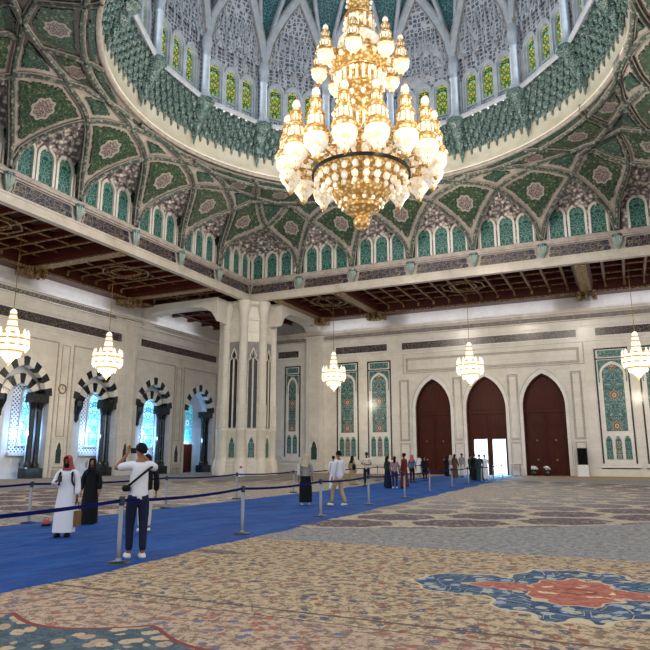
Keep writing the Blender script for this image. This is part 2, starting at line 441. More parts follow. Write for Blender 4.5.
# marble margin of the left recesses
b = MB(); b.box(-32.6, -29.2, -12, 30, -.3, 0); tag(b.build('floor', 'jamb_marble'), 'pale marble floor of the window recesses', kind='structure')
YB = 28.6; XL = -28.65; HL = pi/2
def framed(b, x0, x1, z0, z1, w=.09, d=.05, mi=0):
    b.ring(rect(x0, x1, z0, z1), rect(x0+w, x1-w, z0+w, z1-w), -d, 0.02, mi)
# ---------------------------------------------------------------- back wall with three arched doorways
DOORS = [(-4.03, 1.72), (.95, 1.8), (6.05, 1.8)]
b = MB(); out = [(-34, 0)]
for cx, hw in DOORS: out += arch(hw, 0, 6.0, 8.95, 10, cx)
out += [(34, 0), (34, 15.9), (-34, 15.9)]
b.plate(out, 0, .7)
wb = b.build('wall_back', 'wall_marble', loc=(0, YB, 0)); tag(wb, kind='structure')
# plinth, mouldings, panels of the back wall
b = MB()
for x0, x1 in ((-34, -5.9), (-2.16, -1.0), (2.9, 4.1), (8.0, 34)): b.box(x0, x1, -.12, .01, 0, .75); b.box(x0, x1, -.16, .01, .7, .8)
wt = b.build('baseboard_back', 'cream_marble', loc=(0, YB, 0)); tag(wt, kind='structure')
b = MB()
for cx, hw in DOORS:
    A = arch(hw, 0, 6.0, 8.95, 10, cx); B = arch(hw+.28, 0, 6.0, 9.33, 10, cx); b.ring(B, A, -.07, 0.02, closed=False)
    C_ = arch(hw+.36, 0, 6.0, 9.45, 10, cx); D_ = arch(hw+.42, 0, 6.0, 9.53, 10, cx); b.ring(D_, C_, -.1, 0.02, closed=False)
b_white = b; b = MB()
for x0, x1 in ((-2.05, -1.15), (3.0, 3.95), (8.45, 9.35), (-7.35, -6.35)):
    framed(b, x0, x1, 3.1, 9.0); framed(b, x0+.12, x1-.12, 3.25, 8.85, .04); framed(b, x0, x1, .9, 2.9); 
framed(b, -6.6, 9.3, 9.75, 11.1); framed(b, -6.45, 9.15, 9.9, 10.95, .05); framed(b, -6.9, 9.7, 9.6, 11.6, .06)
tag(b.build('trim_7', 'pale_stone', loc=(0, YB, 0)), kind='structure'); b = b_white
b.box(-34, 34, -.1, .01, 11.55, 11.68); b.box(-34, 34, -.06, .01, 12.95, 13.02)
tag(b.build('trim_1', 'white_marble', loc=(0, YB, 0)), kind='structure')
b = MB(); b.box(-34, 34, -.18, .01, 13.5, 13.6); b.box(-34, 34, -.55, .01, 14.15, 14.35); b.box(-34, 34, -.4, .01, 14.05, 14.15); b.box(-34, 34, -.3, .01, 13.95, 14.05); b.box(-34, 34, -.62, .01, 14.35, 14.5)
tag(b.build('trim_2', 'beam_marble', loc=(0, YB, 0)), kind='structure')
def dentil(name, a0, a1, z0, z1, loc, rz):
    b = MB(); n = int((a1-a0)/.42)
    for i in range(n):
        u = a0+i*.42; b.plate([(u, z0), (u+.1, z1-.05), (u+.17, z1), (u+.24, z1-.05), (u+.34, z0), (u+.17, z0+.12)], -.24, -.1)
    return tag(b.build(name, 'grey_stone', loc=loc, rz=rz), kind='structure')
b = MB(); b.box(-34, 34, -.12, .01, 13.6, 13.95); tag(b.build('trim_3', 'rib_edge', loc=(0, YB, 0)), kind='structure')
dentil('trim_4', -24, 24, 13.63, 13.93, (0, YB, 0), 0)
# pilasters of the back wall
def pilaster(b, x0, x1, z1=14.0, d=.5):
    b.box(x0, x1, -d, .01, 0, z1); b.box(x0-.12, x1+.12, -d-.12, .01, 0, .9); b.box(x0-.06, x1+.06, -d-.06, .01, .9, 1.05)
    b.box(x0-.05, x1+.05, -d-.05, .01, z1-.5, z1-.35); b.box(x0-.12, x1+.12, -d-.12, .01, z1-.15, z1)
    n = 7
    for i in range(n):
        u = x0+(x1-x0)*(i+.5)/n; b.plate([(u-.08, z1-1.1), (u-.08, z1-.8), (u, z1-.65), (u+.08, z1-.8), (u+.08, z1-1.1)], -d-.04, -d+.01)
for i, x in enumerate((-16.4, 16.6)):
    b = MB(); pilaster(b, x-.95, x+.95); b.ring(rect(x-.6, x+.6, 3.9, 12.3), rect(x-.5, x+.5, 4.0, 12.2), -.54, -.48); b.ring(rect(x-.6, x+.6, 1.2, 3.6), rect(x-.52, x+.52, 1.28, 3.52), -.54, -.48)
    tag(b.build('wall_pilaster', 'wall_marble', loc=(0, YB, 0)), kind='structure')
# inscription strips, each a slab set in the wall
def strip(u0, u1, z0, z1, P, rz, label, k):
    c = ((u0+u1)/2, (z0+z1)/2)
    loc = (c[0], P, c[1]) if rz == 0 else (P, c[0], c[1])
    t = empty('inscription_strip', loc, rz, label=label, cat='inscription')
    b = MB(); hw = (u1-u0)/2; hh = (z1-z0)/2; b.plate(rect(-hw, hw, -hh, hh), -.04, .01); b.build('script_field', 'wall_script', t)
    b = MB(); b.ring(rect(-hw-.1, hw+.1, -hh-.1, hh+.1), rect(-hw, hw, -hh, hh), -.07, .01); b.build('frame', 'white_marble', t)
strip(-21.0, -18.5, 12.02, 12.72, YB, 0, 'short dark inscription strip on the back wall just right of the great column', 0)
strip(-14.15, -8.53, 12.02, 12.72, YB, 0, 'dark inscription strip on the back wall above two tall tile panels', 0)
strip(-6.97, 9.2, 12.0, 12.68, YB, 0, 'long dark inscription strip on the back wall above the three arched doors', 0)
strip(10.76, 16.0, 12.0, 12.68, YB, 0, 'dark inscription strip at right edge above the rightmost tile panel', 0)
strip(-4, 13.05, 11.9, 12.65, XL, HL, 'long dark inscription strip on the left wall above the wall clock', 0)
strip(15.5, 27.9, 11.95, 12.66, XL, HL, 'dark inscription strip on the left wall just left of the great column', 0)
# ---------------------------------------------------------------- doors
def door(i, cx, hw, opened):
    t = empty('door_%d' % i, (cx, YB+.45, 0)); tag(t, kind='structure')
    b = MB(); z0 = 3.15 if opened else 0
    if opened:
        P = [(-hw, 0), (-hw, 5.6), (hw, 5.6), (hw, 0), (1.55, 0), (1.55, 3.2), (.38, 3.2), (.38, 0), (-.1, 0), (-.1, 3.2), (-1.3, 3.2), (-1.3, 0)]
        b.plate(P, 0, .15)
    else: b.plate(rect(-hw, hw, 0, 5.6), 0, .15)
    for s in (-1, 1):
        for (a0, a1) in ((3.4, 4.3), (4.45, 5.4)) if opened else ((.25, 1.3), (1.45, 3.0), (3.15, 4.3), (4.45, 5.4)):
            x0, x1 = (.12*s, (hw-.15)*s) if s > 0 else ((hw-.15)*s, .12*s)
            b.ring(rect(x0, x1, a0, a1), rect(x0+.1, x1-.1, a0+.1, a1-.1), -.04, .01)
    b.box(-.03, .03, -.06, .01, z0, 5.6)
    b.build('leaves', 'door_wood', t)
    b = MB(); A = arch(hw, 5.6, 6.0, 8.95, 10); b.plate(A, .02, .15)
    b.ring(arch(hw-.15, 5.85, 6.0, 8.7, 10), arch(hw-.3, 6.0, 6.1, 8.45, 10), -.03, .03); b.box(-hw, hw, -.1, .1, 5.5, 5.75)
    b.build('tympanum', 'door_wood', t)
    if not opened:
        for s in (-1, 1):
            for z in (1.35, 3.05):
                b = MB(); b.lathe([(.001, -.02), (.09, 0), (.09, .02), (.04, .05), (.001, .06)], 12); b.T = None
                o = b.build('door_knob', 'brass', t, loc=(s*.8, -.06, z)); o.rotation_euler = (radians(90), 0, 0); o['label'] = 'small brass door knob'
    b = MB(); b.ring(arch(hw, 0, 6, 8.95, 10), arch(hw-.1, 0, 6, 8.8, 10), -.3, .1, closed=False); b.build('door_frame', 'door_wood', t)
    return t
door(1, -4.03, 1.72, False); door(2, .95, 1.8, True); door(3, 6.05, 1.8, False)
b = MB(); b.box(-2.5, 4.5, 32.2, 32.4, -.3, 5); tag(b.build('wall_outside', 'bright_outdoors'), 'sunlit court seen through the open door', kind='structure')
b = MB(); b.box(-2.5, 4.5, 29.2, 32.4, -.3, 0.0); tag(b.build('floor', 'jamb_marble'), 'pale threshold behind the open door', kind='structure')
# ---------------------------------------------------------------- tall tile panels
def tile_panel(cx, hw, z0, z1, n, label, loc=YB):
    t = empty('tile_panel', (cx, loc, 0), label=label, cat='tile panel', group=None)
    H = z1-z0; zb = z0+H*.265; zt = z1-H*.10
    b = MB(); b.plate(rect(-hw, hw, z0, z1), -.03, .01); b.box(-hw-.15, hw+.15, -.12, .01, z0-.45, z0); b.build('marble_field', 'white_marble', t)
    b = MB(); b.ring(rect(-hw, hw, z0, z1), rect(-hw+.13, hw-.13, z0-.02, z1-.13), -.06, .01, closed=True); b.box(-hw, hw, -.06, .01, zt, zt+.1); b.build('dark_border', 'black_marble', t)
    b = MB(); b.plate(rect(-hw+.28, hw-.28, -(z1-zt-.4)/2, (z1-zt-.4)/2), -.05, .01); b.build('top_tile', 'lancet_tile', t, loc=(0, 0, (z1+zt)/2))
    zm = (zb+zt)/2; aw = hw-.5
    b = MB(); b.plate(arch(aw, zb+.1-zm, zt-1.25-zm, zt-.45-zm, 10), -.07, .01); b.build('arched_tile', 'arabesque_tile', t, loc=(0, 0, zm))
    b = MB(); b.ring(arch(aw+.16, zb+.1, zt-1.25, zt-.22, 10), arch(aw, zb+.1, zt-1.25, zt-.45, 10), -.1, .01, closed=False); b.build('arch_moulding', 'white_marble', t)
    b = MB()
    O = [(-hw+.22, zt-.06), (-hw+.22, zt-2.0), (-aw-.2, zt-2.0)]+[p for p in arch(aw+.2, zt-2.0, zt-1.25, zt-.18, 8)[1:-1]]+[(aw+.2, zt-2.0), (hw-.22, zt-2.0), (hw-.22, zt-.06)]
    b.plate(O, -.05, .01); b.build('spandrel_tile', 'lancet_tile', t)
    for i in range(n):
        x = (i-(n-1)/2)*(2*hw-.5)/n; w_ = .25 if n == 3 else .26
        b = MB(); L = arch(w_, -.95, .55, 1.0, 5); L = [p for p in L]; b.plate(L, -.05, .01)
        b.build('small_lancet', 'lancet_tile_brown' if (n == 3 and i == 1) else 'lancet_tile', t, loc=(x, 0, z0+1.3))
        b = MB(); b.ring(arch(w_+.09, -.95, .55, 1.13, 5), arch(w_, -.95, .55, 1.0, 5), -.08, .01, closed=False); b.build('lancet_moulding', 'white_marble', t, loc=(x, 0, z0+1.3))
    return t
tile_panel(-12.87, 1.2, 1.3, 11.1, 3, 'tall arched green tile panel behind the small hanging chandelier right of the column')
tile_panel(-9.43, 1.25, 1.3, 11.05, 3, 'tall arched tile panel on the back wall nearest the left arched door')
tile_panel(-19.2, .93, 1.6, 11.1, 2, 'narrow tall tile panel with two small lancets immediately right of the great column')
tile_panel(11.83, 1.33, 1.05, 10.85, 3, 'tall arched teal tile panel right of the three doors beside the black screen')
tile_panel(15.2, 1.3, 1.05, 10.85, 3, 'tile panel cut by the right edge of the photo')
def wall_niche(loc, rz, z0, h, label, w_=.3, m='green_shadow'):
    t = empty('wall_niche', loc, rz, label=label, cat='niche')
    b = MB(); A = [(-w_, z0), (-w_, z0+h*.6), (-w_*.75, z0+h*.66), (-w_*.62, z0+h*.82), (-w_*.3, z0+h*.92), (0, z0+h), (w_*.3, z0+h*.92), (w_*.62, z0+h*.82), (w_*.75, z0+h*.66), (w_, z0+h*.6), (w_, z0)]
    b.plate(A, -.03, .01); b.build('shade_plate', m, t)  # flat plate, the shade of the niche hollow is put into its colour
    B = [(x*1.25, z0-.03+(z-z0)*1.05) for x, z in A]; b = MB(); b.ring(B, A, -.07, .01); b.build('niche_frame', 'white_marble', t)
    b = MB(); b.ring(rect(-w_*2, w_*2, z0-.35, z0+h+.35), rect(-w_*2+.06, w_*2-.06, z0-.29, z0+h+.29), -.05, .01); b.build('panel_moulding', 'white_marble', t)
wall_niche((-16.4, YB-.5, 0), 0, 1.35, 1.9, 'small dark arched niche at the foot of the back wall pilaster right of the column', .34)
# ---------------------------------------------------------------- left wall with striped arches
ARCH = [-4.4, 3.0, 10.45, 17.9, 25.2]; OW = 2.45; WOFF = [1.9, 1.85, 1.25, .8, -.05]; ZS = 6.35; ZT = 8.75
b = MB(); out = [(-14, 0)]
for c in ARCH: out += arch(OW, 0, ZS, ZT, 10, c)
out += [(29.2, 0), (29.2, 15.9), (-14, 15.9)]
b.plate(out, 0, .3); tag(b.build('wall_left', 'wall_marble', loc=(XL, 0, 0), rz=HL), kind='structure')
b = MB()
b.box(-14, 29.2, -.1, .01, 11.5, 11.6); b.box(-14, 29.2, -.06, .01, 12.95, 13.02); b.box(-14, 29.2, -.18, .01, 13.75, 13.85); b.box(-14, 29.2, -.55, .01, 14.25, 14.5); b.box(-14, 29.2, -.35, .01, 14.15, 14.25)
b_white = b; b = MB()
for c in ARCH:
    b.ring(rect(c-2.95, c+2.95, .05, 10.75), rect(c-2.85, c+2.85, .05, 10.65), -.06, .01)
for c in (6.72, 21.5, -.7):
    b.ring(rect(c-.42, c+.42, 3.2, 10.6), rect(c-.36, c+.36, 3.26, 10.54), -.05, .01); b.box(c-.5, c+.5, -.07, .01, .75, .85); b.box(c-.5, c+.5, -.1, .01, 0, .6)
tag(b.build('trim_8', 'pale_stone', loc=(XL, 0, 0), rz=HL), kind='structure'); b = b_white
tag(b.build('trim_5', 'white_marble', loc=(XL, 0, 0), rz=HL), kind='structure')
dentil('trim_6', -12, 12, 13.83, 14.13, (XL, 0, 0), HL)
b = MB(); pilaster(b, 13.0-.1, 14.6, d=.4); b.ring(rect(13.15, 14.35, 3.4, 12.3), rect(13.25, 14.25, 3.5, 12.2), -.44, -.38); tag(b.build('wall_pilaster', 'wall_marble', loc=(XL, 0, 0), rz=HL), kind='structure')
for y, nm in ((-.7, 'outside the left edge'), (6.72, 'below the wall clock'), (21.5, 'left of the small brown door')):
    wall_niche((XL, y, 0), HL, 1.1, 1.7, 'small dark arched niche in the left wall '+nm, .28)
wall_niche((XL+.4, 13.75, 0), HL, 1.1, 1.8, 'small dark arched niche at the foot of the left wall pilaster', .26)
# each recess: voussoirs, jambs, inner arch on corbels, screen and window
def voussoirs(b, hw, th, zs, zt, d0, d1, n, mi_a, mi_b, legs=0.0, start=0):
    A = arch(hw, zs-legs, zs, zt, 24); B = arch(hw+th, zs-legs, zs, zt+th*1.05, 24)
    def at(L, t):
        cum = [0]
        for i in range(len(L)-1): cum.append(cum[-1]+hypot(L[i+1][0]-L[i][0], L[i+1][1]-L[i][1]))
        s_ = t*cum[-1]
        for i in range(len(L)-1):
            if s_ <= cum[i+1]+1e-9:
                f = (s_-cum[i])/max(1e-9, cum[i+1]-cum[i]); return (L[i][0]+(L[i+1][0]-L[i][0])*f, L[i][1]+(L[i+1][1]-L[i][1])*f)
        return L[-1]
    for k in range(n):
        q = [at(A, k/n), at(B, k/n), at(B, (k+.5)/n), at(B, (k+1)/n), at(A, (k+1)/n), at(A, (k+.5)/n)]
        if k == n//2:  # keystone drops a little
            pass
        b.plate(q, d0, d1, mi_a if (k+start) % 2 == 0 else mi_b, back=True)
LNAME = ['outside the left edge', 'left of the wall clock', 'right of the wall clock', 'directly above the photographing man', 'nearest the great column']
for ia, c in enumerate(ARCH):
    t = empty('striped_arch', (XL, c, 0), HL, label='black and white striped arch over a blue window, '+LNAME[ia], cat='arch', group='striped arches of the left wall')
    b = MB(); voussoirs(b, OW-.45, .62, ZS, ZT-.18, -.05, .5, 13, 0, 1); b.build('voussoir_ring', ['black_marble', 'white_marble'], t)
    DB = 1.5
    b = MB(); b.box(-OW-.02, -OW+.02, 0, DB, 0, ZS); b.box(OW-.02, OW+.02, 0, DB, 0, ZS)
    b.ring(arch(OW+.02, ZS, ZS, ZT, 10), arch(OW-.03, ZS, ZS, ZT-.05, 10), .2, DB, closed=False); b.box(-OW-.3, OW+.3, DB, DB+.2, 0, 9.4)
    b.build('recess_lining', 'jamb_marble', t)
    xo = WOFF[ia]
    if ia < 4:
        b = MB(); A = arch(1.15, 0, 6.0, 7.2, 10, .35); P = [(-OW, 0)]+A+[(OW, 0), (OW, 8.7), (-OW, 8.7)]; b.plate(P, .9, 1.1); b.build('inner_wall', 'jamb_marble', t)
        b = MB(); voussoirs(b, 1.08, .74, 6.25, 7.2, .6, 1.2, 9, 0, 1)
        b.T = Matrix.Translation((.3, 0, 0)); b.v = [(v[0]+.3, v[1], v[2]) for v in b.v]; b.T = None
        b.T = Matrix.Translation((-1.35, .8, 0)); b.lathe([(.46, 6.25), (.46, 5.8), (.3, 5.35), (.2, 5.1), (.17, 4.75), (.2, 4.65), (.001, 4.4)], 8); b.T = None
        b.build('inner_ring', ['black_marble', 'white_marble'], t)
    else:
        b = MB(); b.box(-OW, -OW+.4, .6, 1.1, 0, 8.0); b.build('inner_wall', 'jamb_marble', t)
    b = MB()
    for dd in (1.3, 1.96):
        b.T = Matrix.Translation((dd, .42, 0))
        b.lathe([(.001, 0), (.36, 0), (.36, .75), (.3, .8), (.3, 1.0), (.24, 1.15), (.21, 1.3), (.2, 5.2), (.24, 5.25), (.22, 5.3), (.34, 5.75), (.34, 5.8)], 12)
    b.T = None; x = 1.63; b.box(x-.78, x+.78, .0, .85, 0, .75); b.box(x-.72, x+.78, .0, .85, 5.75, 6.4)
    b.build('column_pair', 'black_marble', t)
    if ia < 4:
        b = MB(); b.plate([(p[0]+xo, p[1]) for p in arch(1.6, 1.95, 6.2, 8.2, 10)], DB-.06, DB+.05); b.build('lattice_screen', 'screen_lattice', t)
        b = MB(); zc = 4.9; b.plate(arch(.78, 2.6-zc, 6.2-zc, 7.3-zc, 10), -.02, .05); b.build('window_glass', 'blue_glass', t, loc=(xo, DB-.1, zc))
        b = MB(); b.ring(arch(.92, 2.5, 6.2, 7.5, 10, xo), arch(.78, 2.6, 6.2, 7.3, 10, xo), DB-.2, DB, closed=False); b.box(xo-1.7, xo+1.7, DB-.3, DB+.1, 1.7, 1.95); b.box(xo-1.0, xo+1.0, DB-.2, DB, 2.45, 2.6)
        for x in (-.8, 0, .8): b.ring(rect(xo+x-.36, xo+x+.36, .5, 1.6), rect(xo+x-.31, xo+x+.31, .55, 1.55), DB-.05, DB)
        b.build('window_surround', 'jamb_marble', t)
        b = MB()
        for x in (-.42, .42): b.plate([(xo+x-.09, .7), (xo+x-.09, 1.1), (xo+x-.05, 1.2), (xo+x, 1.4), (xo+x+.05, 1.2), (xo+x+.09, 1.1), (xo+x+.09, .7)], DB-.04, DB+.01)
        b.build('small_grilles', 'black_marble', t)
    else:
        b = MB(); zc = 5.2; b.plate(arch(.9, 3.3-zc, 6.4-zc, 7.5-zc, 10), -.02, .05); b.build('window_glass', 'teal_glass', t, loc=(xo-.1, DB-.06, zc))
        b = MB(); b.plate(rect(-1.15, .6, 0, 2.8), DB-.1, DB); b.ring(rect(-1.25, .7, 0, 2.95), rect(-1.15, .6, 0, 2.8), DB-.16, DB); b.ring(rect(-1.0, .4, .3, 2.5), rect(-.9, .3, .4, 2.4), DB-.14, DB-.08); b.build('small_door', 'door_wood', t)
# wall clock
t = empty('wall_clock', (XL-.0, 6.6, 7.0), HL, label='round brass wall clock on the left wall between two striped arches', cat='clock')
b = MB(); b.T = Matrix.Rotation(radians(90), 4, 'X'); b.lathe([(.30, 0), (.40, .0), (.40, .08), (.34, .12), (.30, .06)], 24); b.T = None; b.build('clock_rim', 'brass', t)
b = MB(); b.T = Matrix.Rotation(radians(90), 4, 'X'); b.lathe([(.001, .04), (.31, .04)], 24); b.build('dial', 'cream_marble', t)
b = MB(); b.box(-.015, .015, -.07, -.05, 0, .22); b.plate([(0, .02), (.16, -.1), (.17, -.08), (.01, .04)], -.07, -.05); b.build('hands', 'black_plastic', t)
# ---------------------------------------------------------------- inner square beam, frieze, cornice
S = 18.4; PITCH = 5.257; BR = [-13.14, -7.886, -2.629, 2.629, 7.886, 13.14]
SIDES = [('back', 0), ('left', pi/2), ('right', -pi/2)]
for nm, rz in SIDES:
    b = MB()
    O = 0
    b.plate([(-S-.4, 15.8), (S+.4, 15.8), (S+.4, 16.5), (-S-.4, 16.5)], S, S+.4, back=True)
    b.box(-S, S, S-.06, S+.02, 15.8, 15.9); b.box(-S, S, S-.05, S+.02, 16.38, 16.5)
    tag(b.build('trim_beam_'+nm, 'beam_marble', rz=rz), kind='structure')
    b = MB(); b.box(-S, S, S+.06, S+1.2, 16.5, 17.5); b.box(-S-.0, S+.0, S+.1, S+1.2, 17.5, 21.9) if False else None
    b.box(-S-.1, S+.1, S-.12, S+1.2, 17.42, 17.55); b.box(-S-.2, S+.2, S-.22, S+1.2, 17.55, 17.72); b.box(-S-.1, S+.1, S-.05, S+1.2, 17.72, 17.95)
    tag(b.build('trim_cornice_'+nm, 'pale_stone', rz=rz), kind='structure')
NTH = {'back': 'back', 'left': 'left', 'right': 'right'}
for nm, rz in SIDES[:3]:
    E = [-S]+BR+[S]
    M_ = Matrix.Rotation(rz, 4, 'Z')
    CO = [o for o in COL.objects if o.name == 'trim_cornice_'+nm][0]
    for k in range(7):
        u0, u1 = E[k]+(.42 if k else .1), E[k+1]-(.42 if k < 6 else .1); c = (u0+u1)/2; hw = (u1-u0)/2
        t = None
        b = MB(); P = [(-hw+.12, -.42), (-hw, -.3), (-hw+.12, -.1), (-hw+.12, .2), (-hw+.2, .38), (hw-.2, .38), (hw-.12, .2), (hw-.12, -.1), (hw, -.3), (hw-.12, -.42)]
        b.plate(P, -.04, .06); t = b.build('frieze_panel', 'script_frieze', CO, loc=(c, S+.05, 16.95))
        b = MB(); Q = [(x*1.0+(.07 if x > 0 else -.07), z+(.06 if z > 0 else -.03)) for x, z in P]; b.ring(Q, P, -.09, .02); b.build('frame', 'pale_stone', t)
    for k, u in enumerate(BR):
        t = None
        b = MB()
        for q in range(5):
            a = (q-2)*.42; b.tube([(0, -.02, -.5), (.14*sin(a), -.14, -.2), (.3*sin(a), -.2*cos(a)-.05, .1), (.4*sin(a), -.32*cos(a)-.02, .42)], [.05, .09, .11, .07], 6)
        t = b.build('palmette_bracket', 'bracket_stone', CO, loc=(u, S, 17.0))
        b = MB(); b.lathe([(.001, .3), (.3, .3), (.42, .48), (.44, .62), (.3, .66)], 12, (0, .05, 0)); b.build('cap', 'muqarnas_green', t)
# ---------------------------------------------------------------- timber ceilings of the aisles
def aisle(nm, rz, beams, u0, u1):
    """local frame: u along the wall, y from the square outward"""
    y0, y1 = S+.4, 28.6
    b = MB(); b.box(u0, u1, y0, y1, 17.3, 17.45)
    # panelling of each bay: joists both ways, lozenge frames
    E = [u0]+beams+[u1]
    for a, c in zip(E[:-1], E[1:]):
        n = max(2, int(round((c-a)/1.55)))
        b.box(a, c, y1-1.25, y1-1.1, 15.75, 17.3); b.box(a, c, y0+.0, y0+.12, 15.9, 17.3)
        for i in range(1, n):
            u = a+(c-a)*i/n; b.box(u-.12, u+.12, y0, y1-1.1, 16.35, 16.7)
        for y in (y0+1.2, y0+3.4, y0+5.6, y0+7.6): b.box(a, c, y-.12, y+.12, 16.45, 16.8)
    b.box(u0, u1, y1-1.2, y1, 15.62, 15.78); 
    tag(b.build('ceiling_timber_'+nm, 'ceiling_wood', rz=rz), kind='structure')
    b = MB()
    for a, c in zip(E[:-1], E[1:]):
        n = max(2, int(round((c-a)/1.55)))
        for i in range(1, n):
            u = a+(c-a)*i/n; b.box(u-.05, u+.05, y0+.2, y1-1.2, 16.28, 16.36)
            b.T = Matrix.Translation((u, y1-1.32, 16.2)); b.lathe([(.001, -.28), (.1, -.2), (.13, 0), (.1, .15)], 6); b.T = None
        for y in (y0+1.2, y0+3.4, y0+5.6, y0+7.6): b.box(a, c, y-.05, y+.05, 16.38, 16.46)
        b.box(a, c, y1-1.28, y1-1.2, 15.6, 15.78)
        m = (a+c)/2; ym = y0+4.5
        for rr in (1.9, 1.2):
            Q = [(m+rr*cos(pi*k/4+pi/8), ym+rr*sin(pi*k/4+pi/8)) for k in range(8)]
            for k in range(8):
                p, q = Q[k], Q[(k+1) % 8]; b.tube([(p[0], p[1], 16.32), (q[0], q[1], 16.32)], .07, 4)
    tag(b.build('trim_gilt_'+nm, 'gilded_wood', rz=rz), kind='structure')
    for i, u in enumerate(beams):
        M_ = Matrix.Rotation(rz, 4, 'Z')
        t = empty('ceiling_beam', M_ @ Vector((u, 0, 0)), rz, label='heavy gilded timber beam across the %s aisle ceiling, number %d from the left' % (nm, i+1), cat='beam', group='main beams of the %s aisle' % nm)
        b = MB(); b.box(-.55, .55, y0, y1, 15.75, 17.3); b.box(-.65, .65, y0, y1, 15.95, 16.1); b.build('beam', 'ceiling_wood', t)
        b = MB(); b.box(-.42, .42, y0, y1-1.6, 15.68, 15.76); b.build('gilded_soffit', 'gilded_wood', t)
        b = MB()
        for s in (-.62, .0, .62):
            b.plate([(0, 0)]*0+[(s-.16, 15.75), (s-.16, 15.2), (s+.16, 15.2), (s+.16, 15.75)], y1-1.7, y1-.02, back=True)
            b.lathe([(.001, -.32), (.17, -.2), (.2, 0), (.2, .2)], 8, (s, y1-1.5, 15.25))
            b.lathe([(.001, -.22), (.13, -.12), (.15, 0)], 8, (s, y1-.9, 15.2))
        b.build('corbel', 'gilded_wood', t)
aisle('back', 0, [-15.6, -9.3, 10.4], -18.4, 28.6)
aisle('left', pi/2, [-12, 1.9, 12.6], -18.4, 18.4)
b = MB(); b.box(-28.6, -18.4, 18.4, 28.6, 15.9, 17.45)
for x in (-27, -24.5, -22, -19.5): b.box(x-.15, x+.15, 18.4, 28.6, 15.6, 15.9)
for y in (20, 22.5, 25, 27.2): b.box(-28.6, -18, y-.15, y+.15, 15.6, 15.9)
tag(b.build('ceiling_corner', 'ceiling_wood'), kind='structure')
# white cross beams between the great column and the walls, with haunched ends
for nm, rz, u in (('back', 0, -16.6), ('left', pi/2, 16.2)):
    b = MB()
    P = []
    for y, z in ((20.0, 13.6), (20.6, 14.5), (21.6, 15.0), (23, 15.15), (26, 15.15), (27.3, 15.0), (28.1, 14.5), (28.6, 13.6), (28.6, 15.8), (20.0, 15.8)): P.append((y, z))
    n = len(P); vs = [(u-.75, y, z) for y, z in P]+[(u+.75, y, z) for y, z in P]
    b.add(vs, [tuple(range(n)), tuple(range(2*n-1, n-1, -1))]+[(i, (i+1) % n, n+(i+1) % n, n+i) for i in range(n)])
    tag(b.build('trim_cross_beam_'+nm, 'wall_marble', rz=rz), kind='structure')
# ---------------------------------------------------------------- the great column
CX, CY = -19.5, 20.0
t = empty('great_column', (CX, CY, 0), radians(0), label='huge cream marble column with engaged shafts and dark slit openings at the corner under the dome', cat='column')
b = MB(); R0 = 2.42
oct_ = [(R0*1.0*cos(pi/8+k*pi/4), R0*sin(pi/8+k*pi/4)) for k in range(8)]
b.lathe([(R0, 0), (R0, 15.8)], 8, a0=pi/8, a1=2*pi+pi/8)
b.build('core', 'cream_marble', t)
b = MB(); b.lathe([(R0+.42, 0), (R0+.42, .9), (R0+.3, 1.0), (R0+.3, 1.25), (R0+.1, 1.4), (R0, 1.4)], 8, a0=pi/8, a1=2*pi+pi/8)
b.lathe([(R0, 14.0), (R0+.08, 14.05), (R0+.08, 14.2), (R0, 14.25)], 8, a0=pi/8, a1=2*pi+pi/8); b.lathe([(R0, 12.9), (R0+.06, 12.92), (R0+.06, 13.02), (R0, 13.05)], 8, a0=pi/8, a1=2*pi+pi/8)
b.lathe([(R0, 15.3), (R0+.3, 15.55), (R0+.35, 15.8)], 8, a0=pi/8, a1=2*pi+pi/8)
b.build('plinth_and_bands', 'cream_marble', t)
shaft = MB(); shaft.lathe([(.66, 0), (.66, .9), (.58, 1.0), (.58, 1.25), (.46, 1.45), (.44, 1.6), (.44, 3.9), (.47, 3.95), (.47, 4.05), (.42, 4.1)], 16)
shaft.lathe([(.42, 4.1), (.40, 6.4)], 16); shaft.lathe([(.42, 6.4), (.4, 6.5), (.38, 13.4), (.42, 13.5), (.38, 13.6), (.40, 14.2), (.5, 14.9), (.64, 15.5), (.68, 15.8)], 16)
for k in range(14):   # spiral fluting
    a0 = k*2*pi/14
    shaft.tube([(.41*cos(a0+j*.16), .41*sin(a0+j*.16), 4.15+j*.21) for j in range(11)], .05, 5)
for k in range(8):
    x, y = oct_[k]; q = (R0-.05)/R0
    o = shaft.build('engaged_shaft', 'cream_marble', t, loc=(x*q, y*q, 0), smooth=True) if k == 0 else None
    if k == 0: sh0 = o
    else:
        o = sh0.copy(); COL.objects.link(o); o.parent = t; o.location = (x*q, y*q, 0)
ap = R0*cos(pi/8)
